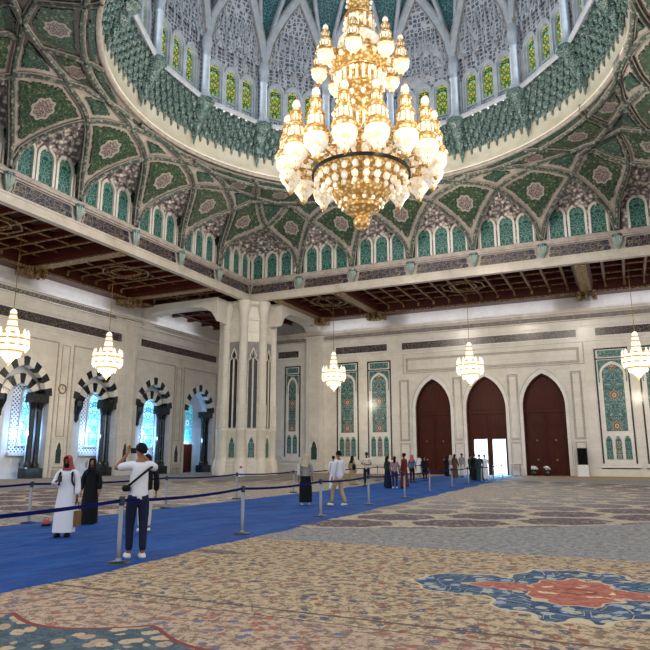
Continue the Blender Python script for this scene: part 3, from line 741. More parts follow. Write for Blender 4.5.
for k in range(8):
    rz = k*pi/4+pi/2; lx, ly = ap*cos(k*pi/4), ap*sin(k*pi/4)
    if k in (1, 2, 3): continue
    # local x along the face, local y into the column
    f = empty('face_ornament', (lx, ly, 0), rz-pi); f.parent = t; f.rotation_euler = (0, 0, rz)
    bpy.data.objects.remove(f)
    R_ = Matrix.Rotation(k*pi/4-pi/2+pi, 4, 'Z')
    def put(b, name, m, z=0): return b.build(name, m, t, loc=(lx, ly, z), rz=k*pi/4+pi/2)
    b = MB(); b.plate(rect(-.52, .52, 4.1, 12.0), .0-.04, .02); put(b, 'grey_slab', 'grey_stone')
    b = MB()
    for s in (-1, 1): b.plate(rect(s*.25-.15, s*.25+.15, 4.2, 10.4), -.06, .0)
    b.plate([(-.17, 10.65), (-.1, 10.9), (0, 11.1), (.1, 10.9), (.17, 10.65), (0, 10.45)], -.06, 0); put(b, 'dark_slits', 'black_marble')
    b = MB(); b.tube([(0, -.1, 4.1), (0, -.1, 10.4)], .07, 8)
    for s in (-1, 1):
        b.tube([(s*.46, -.08, 4.1), (s*.46, -.08, 10.2), (s*.34, -.08, 10.4), (s*.2, -.08, 10.48), (s*.3, -.08, 10.75), (s*.16, -.08, 11.05), (0, -.08, 11.4)], .05, 6)
    b.box(-.62, .62, -.1, 0, 3.85, 4.1); put(b, 'tracery', 'cream_marble')
    b = MB(); A = [(-.3, 1.55), (-.3, 2.75), (-.2, 2.9), (-.17, 3.1), (0, 3.4), (.17, 3.1), (.2, 2.9), (.3, 2.75), (.3, 1.55)]
    b.plate([(x, z-2.4) for x, z in A], -.05, 0); put(b, 'foot_niche', 'lancet_tile', 2.4)
    b = MB(); b.ring([(x*1.25, 1.5+(z-1.55)*1.07) for x, z in A], A, -.1, 0); b.ring(rect(-.55, .55, 1.4, 3.75), rect(-.48, .48, 1.47, 3.68), -.06, 0); put(b, 'niche_frame', 'cream_marble')
# ---------------------------------------------------------------- vault between the square and the round drum
RING = 14.05
def zf(x, y):
    ax, ay = abs(x), abs(y)
    d = min(S-max(ax, ay), (32.3-ax-ay)/1.41421)
    t = max(0.0, min(1.0, d/4.4))
    return 18.0+4.5*(1-(1-t)**.87)**.5
def onv(x, y, dz=0.0):
    dx, dy = x-RCX, y-RCY; r = hypot(dx, dy)
    if r < RING: x, y = RCX+dx*RING/r, RCY+dy*RING/r
    return Vector((x, y, zf(x, y)+dz))
def nrm(x, y):
    e = .08; gx = (zf(x+e, y)-zf(x-e, y))/(2*e); gy = (zf(x, y+e)-zf(x, y-e))/(2*e)
    return Vector((-gx, -gy, 1)).normalized()
KN = {
 'R1': [(-2.63,18.4),(0,15.5),(2.63,14.4),(5.26,13.75),(8.8,12.0),(12.0,8.8),(13.75,5.26),(14.4,2.63),(15.5,0),(18.4,-2.63)],
 'R2': [(-7.89,18.4),(-5.26,15.4),(-2.63,14.4),(0,14.05),(2.4,13.85)],
 'R3': [(13.14,18.4),(10.5,15.4),(7.9,14.3),(5.26,13.75),(3.2,13.8)],
 'R4': [(2.63,18.4),(5.26,15.4),(7.9,14.3),(10.7,13.2),(12.4,12.4),(13.6,11.6),(15.4,10.5),(18.4,7.89)],
 'R5': [(13.14,18.4),(14.3,14.3),(13.6,11.6)],
 'R6': [(13.2,10.7),(12.0,8.8),(11.7,7.8)],
}
NS = 8
# the limb leaves its bracket almost square to the wall, then leans over
def knots(k):
    return KN[k]
CUR = {k: [tuple(p) for p in crom([Vector((a, b_)) for a, b_ in knots(k)], NS)] for k in KN}
def seg(k, i, j, f=lambda p: p):
    c = CUR[k]; a, b_ = i*NS, j*NS
    L = c[a:b_+1] if a < b_ else c[b_:a+1][::-1]
    return [f(p) for p in L]
mx = lambda p: (-p[0], p[1]); sw = lambda p: (p[1], p[0])
def ringarc(p, q, n=8):
    a0 = atan2(p[1]-RCY*0, p[0]); a1 = atan2(q[1], q[0])
    return [(13.9*cos(a0+(a1-a0)*i/n), 13.9*sin(a0+(a1-a0)*i/n)) for i in range(n+1)]
def join(*L):
    o = []
    for s_ in L:
        for p in s_:
            if not o or hypot(p[0]-o[-1][0], p[1]-o[-1][1]) > 1e-3: o.append(p)
    if hypot(o[0][0]-o[-1][0], o[0][1]-o[-1][1]) < 1e-3: o.pop()
    return o
sm = lambda p: sw(mx(p))
FACES = [ # (polygon, has centre medallion, full D4 orbit?)
 (join(seg('R1',0,1,mx), seg('R1',1,2), seg('R2',2,1,mx), seg('R4',1,0)), True, 8, 'kite'),
 (join(seg('R2',0,1,mx), seg('R4',1,2), seg('R3',2,1), seg('R4',6,7,sw)), True, 8, 'kite'),
 (join(seg('R3',0,1), seg('R4',6,5,sw), seg('R5',2,1,sw), seg('R5',1,0)), True, 8, 'kite'),
 (join(seg('R1',1,2), seg('R2',2,3,mx), seg('R2',3,2), seg('R1',2,1,mx)), False, 4, 'lozenge'),
 (join(seg('R4',1,2), seg('R3',2,3), seg('R1',3,2), seg('R2',2,1,mx)), False, 8, 'lozenge'),
 (join(seg('R4',6,4,sw), seg('R4',4,2), seg('R3',2,1)), False, 8, 'triangle'),
 (join(seg('R4',4,5), seg('R5',2,1), seg('R5',1,2,sw), seg('R4',5,4,sw)), False, 4, 'small lozenge'),
 (join(seg('R1',2,3), seg('R3',3,4), ringarc((3.2,13.8),(0.0,13.9)), seg('R2',3,2,mx)), False, 8, 'sliver'),
 (join(seg('R4',2,3), seg('R6',0,1,sw), seg('R1',4,3), seg('R3',3,2)), True, 8, 'quad'),
 (join(seg('R4',3,4), seg('R4',4,3,sw), seg('R6',0,1), seg('R1',5,4), seg('R6',1,0,sw)), True, 4, 'hexagon'),
 (join(seg('R1',3,4), seg('R6',1,2,sw), ringarc((7.8,11.7),(3.2,13.8)), seg('R3',4,3)), False, 8, 'sliver'),
 (join(seg('R1',4,5), seg('R6',1,2), ringarc((11.7,7.8),(7.8,11.7)), seg('R6',2,1,sw)), False, 4, 'small triangle'),
]
def rot(k): 
    c, s_ = [(1,0),(0,1),(-1,0),(0,-1)][k]
    return lambda p: (c*p[0]-s_*p[1], s_*p[0]+c*p[1])
vault = empty('ceiling_vault', (0, 0, 0)); tag(vault, 'net of crossing stone ribs filled with green floral tile between the square hall and the round drum', kind='structure')
def dist_poly(px, py, L):
    m = 1e9
    for i in range(len(L)):
        x1, y1 = L[i]; x2, y2 = L[(i+1) % len(L)]; dx, dy = x2-x1, y2-y1; q = dx*dx+dy*dy
        t = 0 if q == 0 else max(0, min(1, ((px-x1)*dx+(py-y1)*dy)/q)); m = min(m, hypot(px-x1-t*dx, py-y1-t*dy))
    return m
def centroid(L):
    A = cx = cy = 0
    for i in range(len(L)):
        x1, y1 = L[i]; x2, y2 = L[(i+1) % len(L)]; k = x1*y2-x2*y1; A += k; cx += (x1+x2)*k; cy += (y1+y2)*k
    return cx/(3*A), cy/(3*A)
def hit_poly(c, a, L):
    dx, dy = cos(a), sin(a); best = 1e9
    for i in range(len(L)):
        x1, y1 = L[i][0]-c[0], L[i][1]-c[1]; x2, y2 = L[(i+1) % len(L)][0]-c[0], L[(i+1) % len(L)][1]-c[1]
        ex, ey = x2-x1, y2-y1; den = dx*ey-dy*ex
        if abs(den) < 1e-9: continue
        t = (x1*ey-y1*ex)/den; u = (x1*dy-y1*dx)/den
        if t > 1e-6 and -1e-6 <= u <= 1+1e-6: best = min(best, t)
    return best if best < 1e8 else 0
INS = []
for L, med, orb, nm in FACES:
    c = centroid(L); n = 120; rad = []
    # base boundary
    for i in range(n):
        a = 2*pi*i/n; T = hit_poly(c, a, L); 
        lo, hi = 0.0, T
        sc = .07*abs(sin(a*13))+(.10 if abs(sin(a*3.5)) > .985 else 0)
        want = (.34 if nm not in ('sliver', 'small triangle', 'small lozenge') else .26)+sc
        # march outwards until the border gets near
        st = 24; t_ok = 0
        for j in range(1, st+1):
            t_ = T*j/st
            if dist_poly(c[0]+cos(a)*t_, c[1]+sin(a)*t_, L) > want: t_ok = t_
            elif t_ok > 0: break
        lo, hi = t_ok, min(T, t_ok+T/st)
        for _ in range(6):
            m = (lo+hi)/2
            if dist_poly(c[0]+cos(a)*m, c[1]+sin(a)*m, L) > want: lo = m
            else: hi = m
        rad.append(lo)
    INS.append((c, rad))
def face_mesh(L, f):
    b = MB(); c = centroid(L); n = len(L); K = 7; vs = [onv(*f(c))]
    for k in range(1, K+1):
        s_ = k/K
        for p in L: q = f((c[0]+(p[0]-c[0])*s_, c[1]+(p[1]-c[1])*s_)); vs.append(onv(*q, 0.02))
    fs = [(0, 1+i, 1+(i+1) % n) for i in range(n)]+[(1+(k-1)*n+i, 1+(k-1)*n+(i+1) % n, 1+k*n+(i+1) % n, 1+k*n+i) for k in range(1, K) for i in range(n)]
    b.add(vs, fs); return b
base = MB()
for (L, med, orb, nm), (c, rad) in zip(FACES, INS):
    for k in range(4):
        for mir in (0, 1):
            if orb == 4 and mir: continue
            r_ = rot(k); f = (lambda p, r_=r_: r_(mx(p))) if mir else r_
            cw = f(c)
            if cw[1] < -15.2: continue
            fm = face_mesh(L, f); base.add(fm.v, fm.f)
            if max(rad) < .12: continue
            n = len(rad); K = 6; o = onv(*cw); vs = [o+Vector((0, 0, -.10))]
            for q in range(1, K+1):
                for i in range(n):
                    t_ = rad[i]*q/K; a = 2*pi*i/n; p = f((c[0]+cos(a)*t_, c[1]+sin(a)*t_)); N_ = nrm(*p); vs.append(onv(*p)-N_*.10)
            for i in range(n):
                a = 2*pi*i/n; p = f((c[0]+cos(a)*rad[i], c[1]+sin(a)*rad[i])); vs.append(onv(*p)+Vector((0, 0, .03)))
            fs = [(0, 1+i, 1+(i+1) % n) for i in range(n)]+[(1+(q-1)*n+i, 1+(q-1)*n+(i+1) % n, 1+q*n+(i+1) % n, 1+q*n+i) for q in range(1, K+1) for i in range(n)]
            b = MB(); b.add(vs, fs)
            b.build('tile_panel_'+nm.split()[-1], 'vault_tile' if med else 'vault_tile_plain', vault, loc=o, rel=True)
base.build('rib_margins', 'pale_stone', vault)
# ribs
def sweep(P3, W, D, b, mi=0, up=None):
    n = len(P3); rows = []
    for i, (p, N_) in enumerate(P3):
        t_ = (P3[min(i+1, n-1)][0]-P3[max(i-1, 0)][0]).normalized(); s_ = t_.cross(N_).normalized(); U = s_.cross(t_).normalized()
        rows.append([p+s_*W+U*D, p+s_*W-U*.16, p+s_*W*.45-U*.26, p-s_*W*.45-U*.26, p-s_*W-U*.16, p-s_*W+U*D])
    vs = [q for r_ in rows for q in r_]
    fs = [(i*6+k, i*6+k+1, (i+1)*6+k+1, (i+1)*6+k) for i in range(n-1) for k in range(5)]
    b.add(vs, fs, mi)
RSET = [('R1', [(k, m) for k in range(4) for m in (0,)]), ('R2', [(k, m) for k in range(4) for m in (0, 1)]), ('R3', [(k, m) for k in range(4) for m in (0, 1)]),
        ('R4', [(k, m) for k in range(4) for m in (0, 1)]), ('R5', [(k, m) for k in range(4) for m in (0, 1)]), ('R6', [(k, m) for k in range(4) for m in (0, 1)])]
for nm, S_ in RSET:
    for k, m in S_:
        r_ = rot(k); f = (lambda p, r_=r_: r_(mx(p))) if m else r_
        pts = [f(p) for p in CUR[nm]]
        if sum(p[1] for p in pts)/len(pts) < -15.5: continue
        P3 = []
        for p in pts:
            P3.append((onv(*p), nrm(*p)))
        # vertical foot standing on the cornice
        for e in ((0, 1) if nm in ('R1', 'R4') else (0,)):
            if nm == 'R6': continue
            q = pts[0] if e == 0 else pts[-1]; p0 = onv(*q); d_ = Vector((p0.x, p0.y, 0)); d_ = Vector((d_.x, 0, 0)) if abs(d_.x) > abs(d_.y) else Vector((0, d_.y, 0)); d_.normalize()
            foot = [(Vector((q[0], q[1], 17.9)), d_), (Vector((q[0], q[1], 18.0)), d_)]
            P3 = foot+P3 if e == 0 else P3+foot[::-1]
        b = MB(); sweep(P3, .13, .3, b); b.build('rib', 'rib_braid', vault)
        b = MB()
        for s_ in (-1, 1):
            E_ = []
            for i, (p, N_) in enumerate(P3):
                t_ = (P3[min(i+1, len(P3)-1)][0]-P3[max(i-1, 0)][0]).normalized(); sd = t_.cross(N_).normalized(); E_.append(p+sd*.155*s_-N_*.12)
            b.tube(E_, .04, 5)
        b.build('rib_edge', 'rib_edge', vault)
# circular moulding at the foot of the white band, the band itself
b = MB(); b.lathe([(14.15, 22.35), (13.95, 22.3), (13.9, 22.45), (14.0, 22.6), (14.3, 22.75)], 128, (RCX, RCY, 0)); b.build('ring_moulding', 'rib_edge', vault, smooth=True)
b = MB(); b.lathe([(14.02, 22.55), (13.92, 22.62), (14.0, 22.7), (14.0, 22.95), (14.05, 23.0), (14.02, 24.9), (13.6, 26.0)], 128, (RCX, RCY, 0)); tag(b.build('ceiling_ring_band', 'band_marble', smooth=True), kind='structure')
# closed backing above the vault so that no daylight leaks in
b = MB(); Rr = 14.3
n = 96; vs = []
for i in range(n):
    a = 2*pi*i/n; vs.append((RCX+Rr*cos(a), RCY+Rr*sin(a), 23.2))
for i in range(n):
    a = 2*pi*i/n; m = max(abs(cos(a)), abs(sin(a))); vs.append((20.2*cos(a)/m, 20.2*sin(a)/m, 23.2))
for i in range(n):
    a = 2*pi*i/n; m = max(abs(cos(a)), abs(sin(a))); vs.append((20.2*cos(a)/m, 20.2*sin(a)/m, 17.3))
b.add(vs, [(i, (i+1) % n, n+(i+1) % n, n+i) for i in range(n)]+[(n+i, n+(i+1) % n, 2*n+(i+1) % n, 2*n+i) for i in range(n)])
tag(b.build('ceiling_backing', 'grey_stone'), kind='structure')
# ---------------------------------------------------------------- arched niches over the beam: three lancets and muqarnas each
YW = .28  # depth of the niche wall behind the beam face
def lancet_wall(t, c, half, cnt, sideS=S):
    pass
def muq(fn, nu, nv):
    """cells of small hollow pendants on the half-dome given by fn(u,v)"""
    b = MB(); b.grid(fn, nu, nv); return b
def cells(b, fn, rows, cols0):
    for r_ in range(rows):
        v0 = (r_+.15)/(rows); cols = cols0-r_ if r_ < cols0-2 else 2
        for k in range(cols):
            u0 = (k+.5+(.0 if r_ % 2 else .0))/cols
            p = Vector(fn(u0, min(.97, v0))); w_ = .30-.02*r_
            b.lathe([(.001, -.30), (w_*.35, -.2), (w_*.75, -.02), (w_, .10), (w_*.8, .22)], 7, (p.x, p.y, p.z-.04))
            for s_ in (-1, 1): b.lathe([(.001, -.16), (w_*.4, .0), (w_*.45, .12)], 5, (p.x+s_*w_*.9, p.y+.05, p.z+.06))
def niche(t):
    """local frame: bay centre at x=0, beam face at y=0, room towards -y"""
    H = PITCH/2
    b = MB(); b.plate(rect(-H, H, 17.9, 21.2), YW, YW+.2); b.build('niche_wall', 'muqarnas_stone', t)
    for i in (-1, 0, 1):
        x = i*1.48
        o = MB(); zc = 19.1; o.plate(arch(.52, 18.05-zc, 19.75-zc, 20.35-zc, 6), -.02, .05); o.build('lancet', 'lancet_tile', t, loc=(x, YW-.03, zc))
        o = MB(); o.ring(arch(.69, 17.95, 19.75, 20.62, 6, x), arch(.52, 18.05, 19.75, 20.35, 6, x), YW-.2, YW+.05, closed=False); o.build('lancet_moulding', 'white_marble', t)
    # side piers
    for s_ in (-1, 1):
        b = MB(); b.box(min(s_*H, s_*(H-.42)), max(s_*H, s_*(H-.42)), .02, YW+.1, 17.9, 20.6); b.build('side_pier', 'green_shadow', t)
        b = MB(); b.tube([(s_*(H-.45), -.0, 17.95), (s_*(H-.45), 0, 19.6)], .07, 8); b.build('colonette', 'pale_stone', t)
    # muqarnas half-dome from the wall to the crossing of the limbs
    def zl(x, y): return zf(0, S-(-y)) if False else zf(0, S+y)
    def fn(u, v):
        # v: 0 at wall, 1 at apex ; u across, narrowing like the pointed limbs
        y = YW-(YW+2.85)*v; w_ = H*(1-max(0.0, (YW-y-.3)/2.9))**.55 if v < 1 else 0
        x = (2*u-1)*max(w_, .02)*.93; zz = 20.45+1.15*(v**.8)
        k = abs(2*u-1)
        return (x, y, zz-.75*k*k*(1-v)*(v*2.2 if v < .45 else 1)-.02)
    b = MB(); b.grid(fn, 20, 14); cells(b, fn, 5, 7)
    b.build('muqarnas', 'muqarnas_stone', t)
for nm, rz in SIDES[:3]:
    M_ = Matrix.Rotation(rz, 4, 'Z'); proto = None
    for k in range(-2, 3):
        c = k*PITCH; loc = M_ @ Vector((c, S, 0))
        lab = 'arched niche of three green lancets above the %s beam, bay %d of five from left' % (nm, k+3)
        if proto is None:
            proto = empty('arched_niche', loc, rz); niche(proto); t = proto
        else: t = copy_tree(proto); t.location = loc; 
        tag(t, lab, 'niche', 'lancet niches above the %s beam' % nm)
def corner_niche(t):
    """local frame rotated so the two walls are x=-S.. ; origin at the corner (0,0), walls along +x and -y"""
    L = S-13.14
    for w_ in (0, 1):
        T = Matrix.Identity(4) if w_ == 0 else Matrix(((0, -1, 0, 0), (-1, 0, 0, 0), (0, 0, 1, 0), (0, 0, 0, 1)))
        b = MB(); b.T = T; b.plate(rect(-.4, L, 17.9, 21.4), YW, YW+.2); b.build('niche_wall', 'muqarnas_stone', t)
        for i in range(3):
            x = .72+i*1.52; b = MB(); zc = 19.1; b.T = T.to_3x3().to_4x4()
            b.plate(arch(.52, 18.05-zc, 19.75-zc, 20.35-zc, 6), -.02, .05); q = T @ Vector((x, YW-.03, zc)); b.build('lancet', 'lancet_tile', t, loc=q)
            b = MB(); b.T = T; b.ring(arch(.69, 17.95, 19.75, 20.62, 6, x), arch(.52, 18.05, 19.75, 20.35, 6, x), YW-.2, YW+.05, closed=False); b.build('lancet_moulding', 'white_marble', t)
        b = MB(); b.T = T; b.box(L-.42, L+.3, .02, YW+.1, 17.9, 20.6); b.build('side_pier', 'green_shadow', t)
    def fn(u, v):
        # from the corner walls (v=0) to the apex of the diagonal arch (v=1)
        a = u*2
        p0 = (L*(1-a), YW) if a < 1 else (-YW, -L*(a-1))
        ap_ = (4.15, -4.15); x = p0[0]+(ap_[0]-p0[0])*v; y = p0[1]+(ap_[1]-p0[1])*v
        k = abs(2*u-1); return (x, y, 20.45+1.1*v**.7-.9*k**3*(1-v)*min(1, v*2.5))
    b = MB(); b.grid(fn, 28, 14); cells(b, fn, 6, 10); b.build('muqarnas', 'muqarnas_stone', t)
proto = empty('corner_niche', (-S, S, 0), 0); corner_niche(proto); tag(proto, 'wide corner niche of green lancets under muqarnas directly above the great column', 'niche')
o = copy_tree(proto); o.location = (S, S, 0); o.rotation_euler = (0, 0, -pi/2); tag(o, 'wide corner niche of lancets at the right edge of the photo', 'niche')
o = copy_tree(proto); o.location = (-S, -S, 0); o.rotation_euler = (0, 0, pi/2); tag(o, 'wide corner niche of lancets at the left edge of the photo', 'niche')
# ---------------------------------------------------------------- muqarnas ring, drum and dome
dome = empty('ceiling_dome', (RCX, RCY, 0)); tag(dome, 'round drum with stained windows and ribbed blue green dome', kind='structure')
b = MB(); tiers = [(14.0, 23.85, .15), (13.85, 24.15, .17), (13.68, 24.55, .18), (13.5, 24.95, .18), (13.32, 25.35, .18), (13.14, 25.7, .16)]
for j, (r_, z, w_) in enumerate(tiers):
    n = 128
    for k in range(n):
        a = 2*pi*(k+(.5 if j % 2 else 0))/n; x, y = r_*cos(a), r_*sin(a)
        b.lathe([(.001, -.34 if j else -.42), (w_*.6, -.27), (w_*.6, -.05), (w_*1.25, .12), (w_*1.5, .42)], 6, (x, y, z))
b.lathe([(14.0, 24.3), (13.9, 24.7), (13.55, 25.2), (13.2, 25.7), (13.1, 26.0)], 96)
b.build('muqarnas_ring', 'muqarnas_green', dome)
for k in range(16):
    a = radians(11.25+22.5*k)
    b = MB()
    for (r_, z, w_) in ((13.85, 23.5, .2), (13.6, 24.1, .34), (13.3, 24.8, .48), (13.05, 25.5, .62)):
        b.lathe([(.001, -.6), (w_*.3, -.45), (w_*.5, -.15), (w_, .2), (w_*1.05, .5)], 8, (r_*cos(a), r_*sin(a), z))
    b.lathe([(.5, 25.75), (.72, 25.85), (.72, 26.0), (.001, 26.0)], 10, (12.95*cos(a), 12.95*sin(a), 0))
    b.build('corbel', 'muqarnas_green', dome)
    b = MB(); b.lathe([(.5, 26.0), (.5, 26.25), (.36, 26.5), (.3, 26.7), (.27, 29.3), (.33, 29.4), (.3, 29.5), (.33, 30.1), (.42, 30.5), (.34, 31.0), (.3, 31.6)], 12, (12.95*cos(a), 12.95*sin(a), 0)); b.build('colonette', 'drum_stone', dome, smooth=True)
AP = 13.25; HB = AP*math.tan(radians(11.25))
b = MB(); b.lathe([(12.9, 25.85), (12.75, 25.95), (12.75, 26.15), (12.95, 26.25), (13.3, 26.3)], 16, a0=radians(11.25), a1=radians(371.25)); b.build('sill', 'drum_stone', dome)
WX = [-1.42, 0, 1.42]; WH = .43
# one bay, built once and repeated round the drum
def bay(k):
    a = radians(22.5*k); T = Matrix.Rotation(a-pi/2, 4, 'Z') @ Matrix.Translation((0, AP, 0)); rzz = a-pi/2
    b = MB(); b.T = T; out = [(-HB, 26.2)]
    for x in WX: out += arch(WH+.14, 26.35, 29.1, 29.75, 6, x)
    out += [(HB, 26.2), (HB, 31.6), (-HB, 31.6)]
    b.plate(out, 0, .25); b.build('drum_wall', 'dome_lattice', dome)
    b = MB(); b.T = T
    for x in WX:
        b.ring(arch(WH+.26, 26.3, 29.15, 29.98, 7, x), arch(WH+.12, 26.35, 29.1, 29.78, 7, x), -.16, .05, closed=False)
        b.ring(arch(WH+.12, 26.35, 29.1, 29.78, 7, x), arch(WH, 26.35, 29.1, 29.62, 7, x), -.02, .25, closed=False)
        b.box(x-WH-.1, x+WH+.1, -.05, .25, 26.95, 27.05)
    for x in (-HB+.35, -.71, .71, HB-.35): b.tube([(x, -.08, 26.25), (x, -.08, 29.2)], .09, 6)
    b.build('window_arcade', 'drum_stone', dome)
    for x in WX:
        o = MB(); zc = 28.2; o.plate(arch(WH, 27.05-zc, 29.1-zc, 29.62-zc, 6), -.02, .02); q = T @ Vector((x, .2, zc)); o.build('stained_window', 'stained_glass', dome, loc=q, rz=rzz)
        o = MB(); o.plate(rect(-WH, WH, -.27, .27), -.02, .02); q = T @ Vector((x, .15, 26.65)); o.build('sill_tile', 'dome_lattice', dome, loc=q, rz=rzz)
for k in range(16): bay(k)
def rd(z): return 13.1 if z < 31.5 else 13.1*sqrt(max(0, 1-((z-31.5)/12.5)**2))
def dp(th, z, dr=0.0): r_ = rd(z)+dr; return Vector((r_*cos(th), r_*sin(th), z))
DT = radians(22.5)
def arcz(t_): return 31.2+7.0*max(0, sin(pi*t_/2))**.62     # t_ 0..2 in bays
b = MB(); b.lathe([(rd(31.2+i*.45)+.12, 31.2+i*.45) for i in range(27)]+[(.5, 43.9)], 96); b.build('dome_shell', 'dome_tile', dome, smooth=True)
for k in range(16):
    a0 = radians(11.25)+DT*k
    # grille filling each bay arch
    def g(u, v, a0=a0):
        top = min(arcz(u), arcz(1-u)); z = 30.9+(top-30.9)*v; return dp(a0+DT*u, z, -.12)
    b = MB(); b.grid(g, 12, 10); b.build('bay_grille', 'dome_lattice', dome)
    b = MB()
    for row in range(3):
        n = 6
        for i in range(n):
            u = (i+.5+(0 if row != 1 else 0))/n; top = min(arcz(u), arcz(1-u)); z0 = 30.2+row*1.15; z1 = z0+1.45
            if z0+.9 > top: continue
            z1 = min(z1, top-.1)
            P = [dp(a0+DT*(u-.075), z0, -.16), dp(a0+DT*(u-.075), z0+(z1-z0)*.5, -.18), dp(a0+DT*u, z1, -.2), dp(a0+DT*(u+.075), z0+(z1-z0)*.5, -.18), dp(a0+DT*(u+.075), z0, -.16)]
            b.tube(P, .055, 4)
            if row == 2 or z0+1.15+.9 > top: b.tube([dp(a0+DT*u, z0+.2, -.2), dp(a0+DT*u, z1-.1, -.22)], [.13, .03], 5)
    b.build('grille_tracery', 'drum_stone', dome)
    # rib springing here and crossing two bays, a pale band with a raised core
    b = MB(); b2 = MB()
    P3 = []
    for i in range(33):
        t_ = 2*i/32; z = arcz(t_); th = a0+DT*t_; p = dp(th, z, -.2); nn = Vector((cos(th), sin(th), .35)).normalized(); P3.append((p, nn))
    sweep(P3, .3, .3, b); 
    for s_ in (-1, 1): b2.tube([p+(P3[min(i+1, 32)][0]-P3[max(i-1, 0)][0]).normalized().cross(n_).normalized()*.3*s_-n_*.15 for i, (p, n_) in enumerate(P3)], .07, 5)
    b.build('rib', 'drum_stone', dome); b2.build('rib_edge', 'grey_stone', dome)
    # paired ribs rising up the dome
    for s_ in (-1, 1):
        b = MB(); P3 = []
        for i in range(15):
            z = 31.2+i*.75; th = a0+s_*DT*(.03+.012*i+ (.002*i*i)); th_ = th; p = dp(th_, z, -.16); P3.append((p, Vector((cos(th_), sin(th_), (z-31)*.1)).normalized()))
        sweep(P3, .16, .3, b); b.build('upright_rib', 'drum_stone', dome)
    # gilt boss between the upper arcs
    th = a0+DT*.5; p = dp(th, 39.6, -.25); b = MB(); b.T = Matrix.Translation(p)
    b.ball((0, 0, 0), .34, 10, 6); b.lathe([(.34, -.02), (.7, 0), (.34, .02)], 12); b.T = None; b.build('boss', 'gilded_wood', dome)
# ---------------------------------------------------------------- great chandelier
gc = empty('great_chandelier', (RCX, RCY, 13.55), label='enormous gilded crystal chandelier with rings of minaret lanterns hanging under the dome', cat='chandelier')
def minaret(parent, name, h, r, loc, proto=None):
    """h total height, r greatest radius, origin at the bottom finial"""
    if proto:
        c = copy_tree(proto, parent); c.location = loc; return c
    g = MB()
    def ringband(z, rr, hh=.045): g.lathe([(rr*.8, (z-hh)*h), (rr*1.05, (z-hh)*h), (rr*1.12, z*h), (rr*1.05, (z+hh)*h), (rr*.8, (z+hh)*h)], 14)
    ringband(.36, r*.98, .028); ringband(.43, r*.78, .012); ringband(.60, r*.66, .022); ringband(.66, r*.5, .01); ringband(.78, r*.48, .018)
    for k in range(10):
        a = 2*pi*k/10; g.tube([(r*.72*cos(a), r*.72*sin(a), .44*h), (r*.62*cos(a), r*.62*sin(a), .59*h)], r*.05, 4)
        g.tube([(r*.46*cos(a), r*.46*sin(a), .66*h), (r*.42*cos(a), r*.42*sin(a), .77*h)], r*.045, 4)
        g.tube([(r*.30*cos(a), r*.30*sin(a), .80*h), (r*.28*cos(a), r*.28*sin(a), .87*h)], r*.04, 4)
    for k in range(8):
        a = 2*pi*(k+.5)/8; g.tube([(r*.16*cos(a), r*.16*sin(a), .04*h), (r*.5*cos(a), r*.5*sin(a), .15*h), (r*.93*cos(a), r*.93*sin(a), .29*h)], r*.03, 4)
    g.lathe([(.001, 0), (r*.12, .02*h), (r*.2, .05*h), (r*.12, .07*h)], 8); g.lathe([(r*.25, .965*h), (.03, .98*h), (.001, 1.03*h)], 6)
    o = g.build(name, 'lamp_gold', parent, loc=loc, smooth=False)
    b = MB(); b.lathe([(.001, .03*h), (r*.3, .07*h), (r*.42, .12*h), (r*.86, .21*h), (r*.98, .28*h), (r*.93, .36*h), (r*.68, .38*h), (r*.66, .42*h), (r*.64, .58*h), (r*.44, .61*h), (r*.42, .65*h), (r*.40, .76*h), (r*.30, .79*h), (r*.27, .86*h), (r*.34, .89*h), (r*.3, .935*h), (r*.12, .97*h), (.001, .985*h)], 14)
    b.build('crystal', 'lit_crystal', o, smooth=False)
    return o
# body: lit core and gilded tiers (z measured from the lowest finial)
def zz(z): return z-13.55
b = MB()
prof = [(.001, 13.55), (.16, 13.62), (.42, 13.85), (.46, 14.1), (.30, 14.3), (.55, 14.45), (1.0, 14.75), (1.05, 14.95), (.95, 15.02), (1.35, 15.25), (1.62, 15.6), (1.66, 15.85), (1.5, 15.92), (1.9, 16.15), (2.45, 16.5), (2.62, 16.7)]
b.lathe([(r_, zz(z)) for r_, z in prof], 48)
up = [(2.5, 16.75), (1.9, 16.9), (1.5, 17.4), (1.45, 18.0), (1.6, 18.4), (1.3, 18.7), (1.15, 19.6), (1.35, 20.2), (1.42, 20.6), (1.15, 20.8), (1.05, 21.4), (1.2, 21.9), (1.3, 22.4), (1.28, 22.9), (1.5, 23.3), (1.62, 23.7), (1.25, 24.1), (1.1, 24.6), (1.0, 25.3), (.8, 25.5), (.78, 26.6), (.62, 26.9), (.6, 28.5), (.45, 28.8), (.42, 31.5), (.001, 32.0)]
b.lathe([(r_, zz(z)) for r_, z in up], 36)
b.build('body', 'lit_gold', gc)
b = MB()
for r_, z, n, s_ in ((2.45, 16.35, 26, .17), (2.05, 15.98, 22, .19), (1.75, 15.75, 18, .13), (1.2, 15.05, 14, .1), (2.1, 17.1, 20, .2), (1.75, 17.6, 16, .2), (1.65, 18.2, 16, .18), (1.35, 19.0, 14, .14), (1.5, 20.4, 16, .13), (1.25, 21.2, 12, .14), (1.4, 22.6, 16, .13), (1.68, 23.5, 16, .15), (1.3, 24.3, 12, .16), (.9, 26.0, 10, .12), (.72, 27.5, 10, .1), (2.9, 17.2, 24, .16), (3.3, 17.6, 22, .14)):
    for k in range(n):
        a = 2*pi*(k+(n % 3)*.3)/n; b.ball((r_*cos(a), r_*sin(a), zz(z)), s_, 7, 5, sz=1.25)
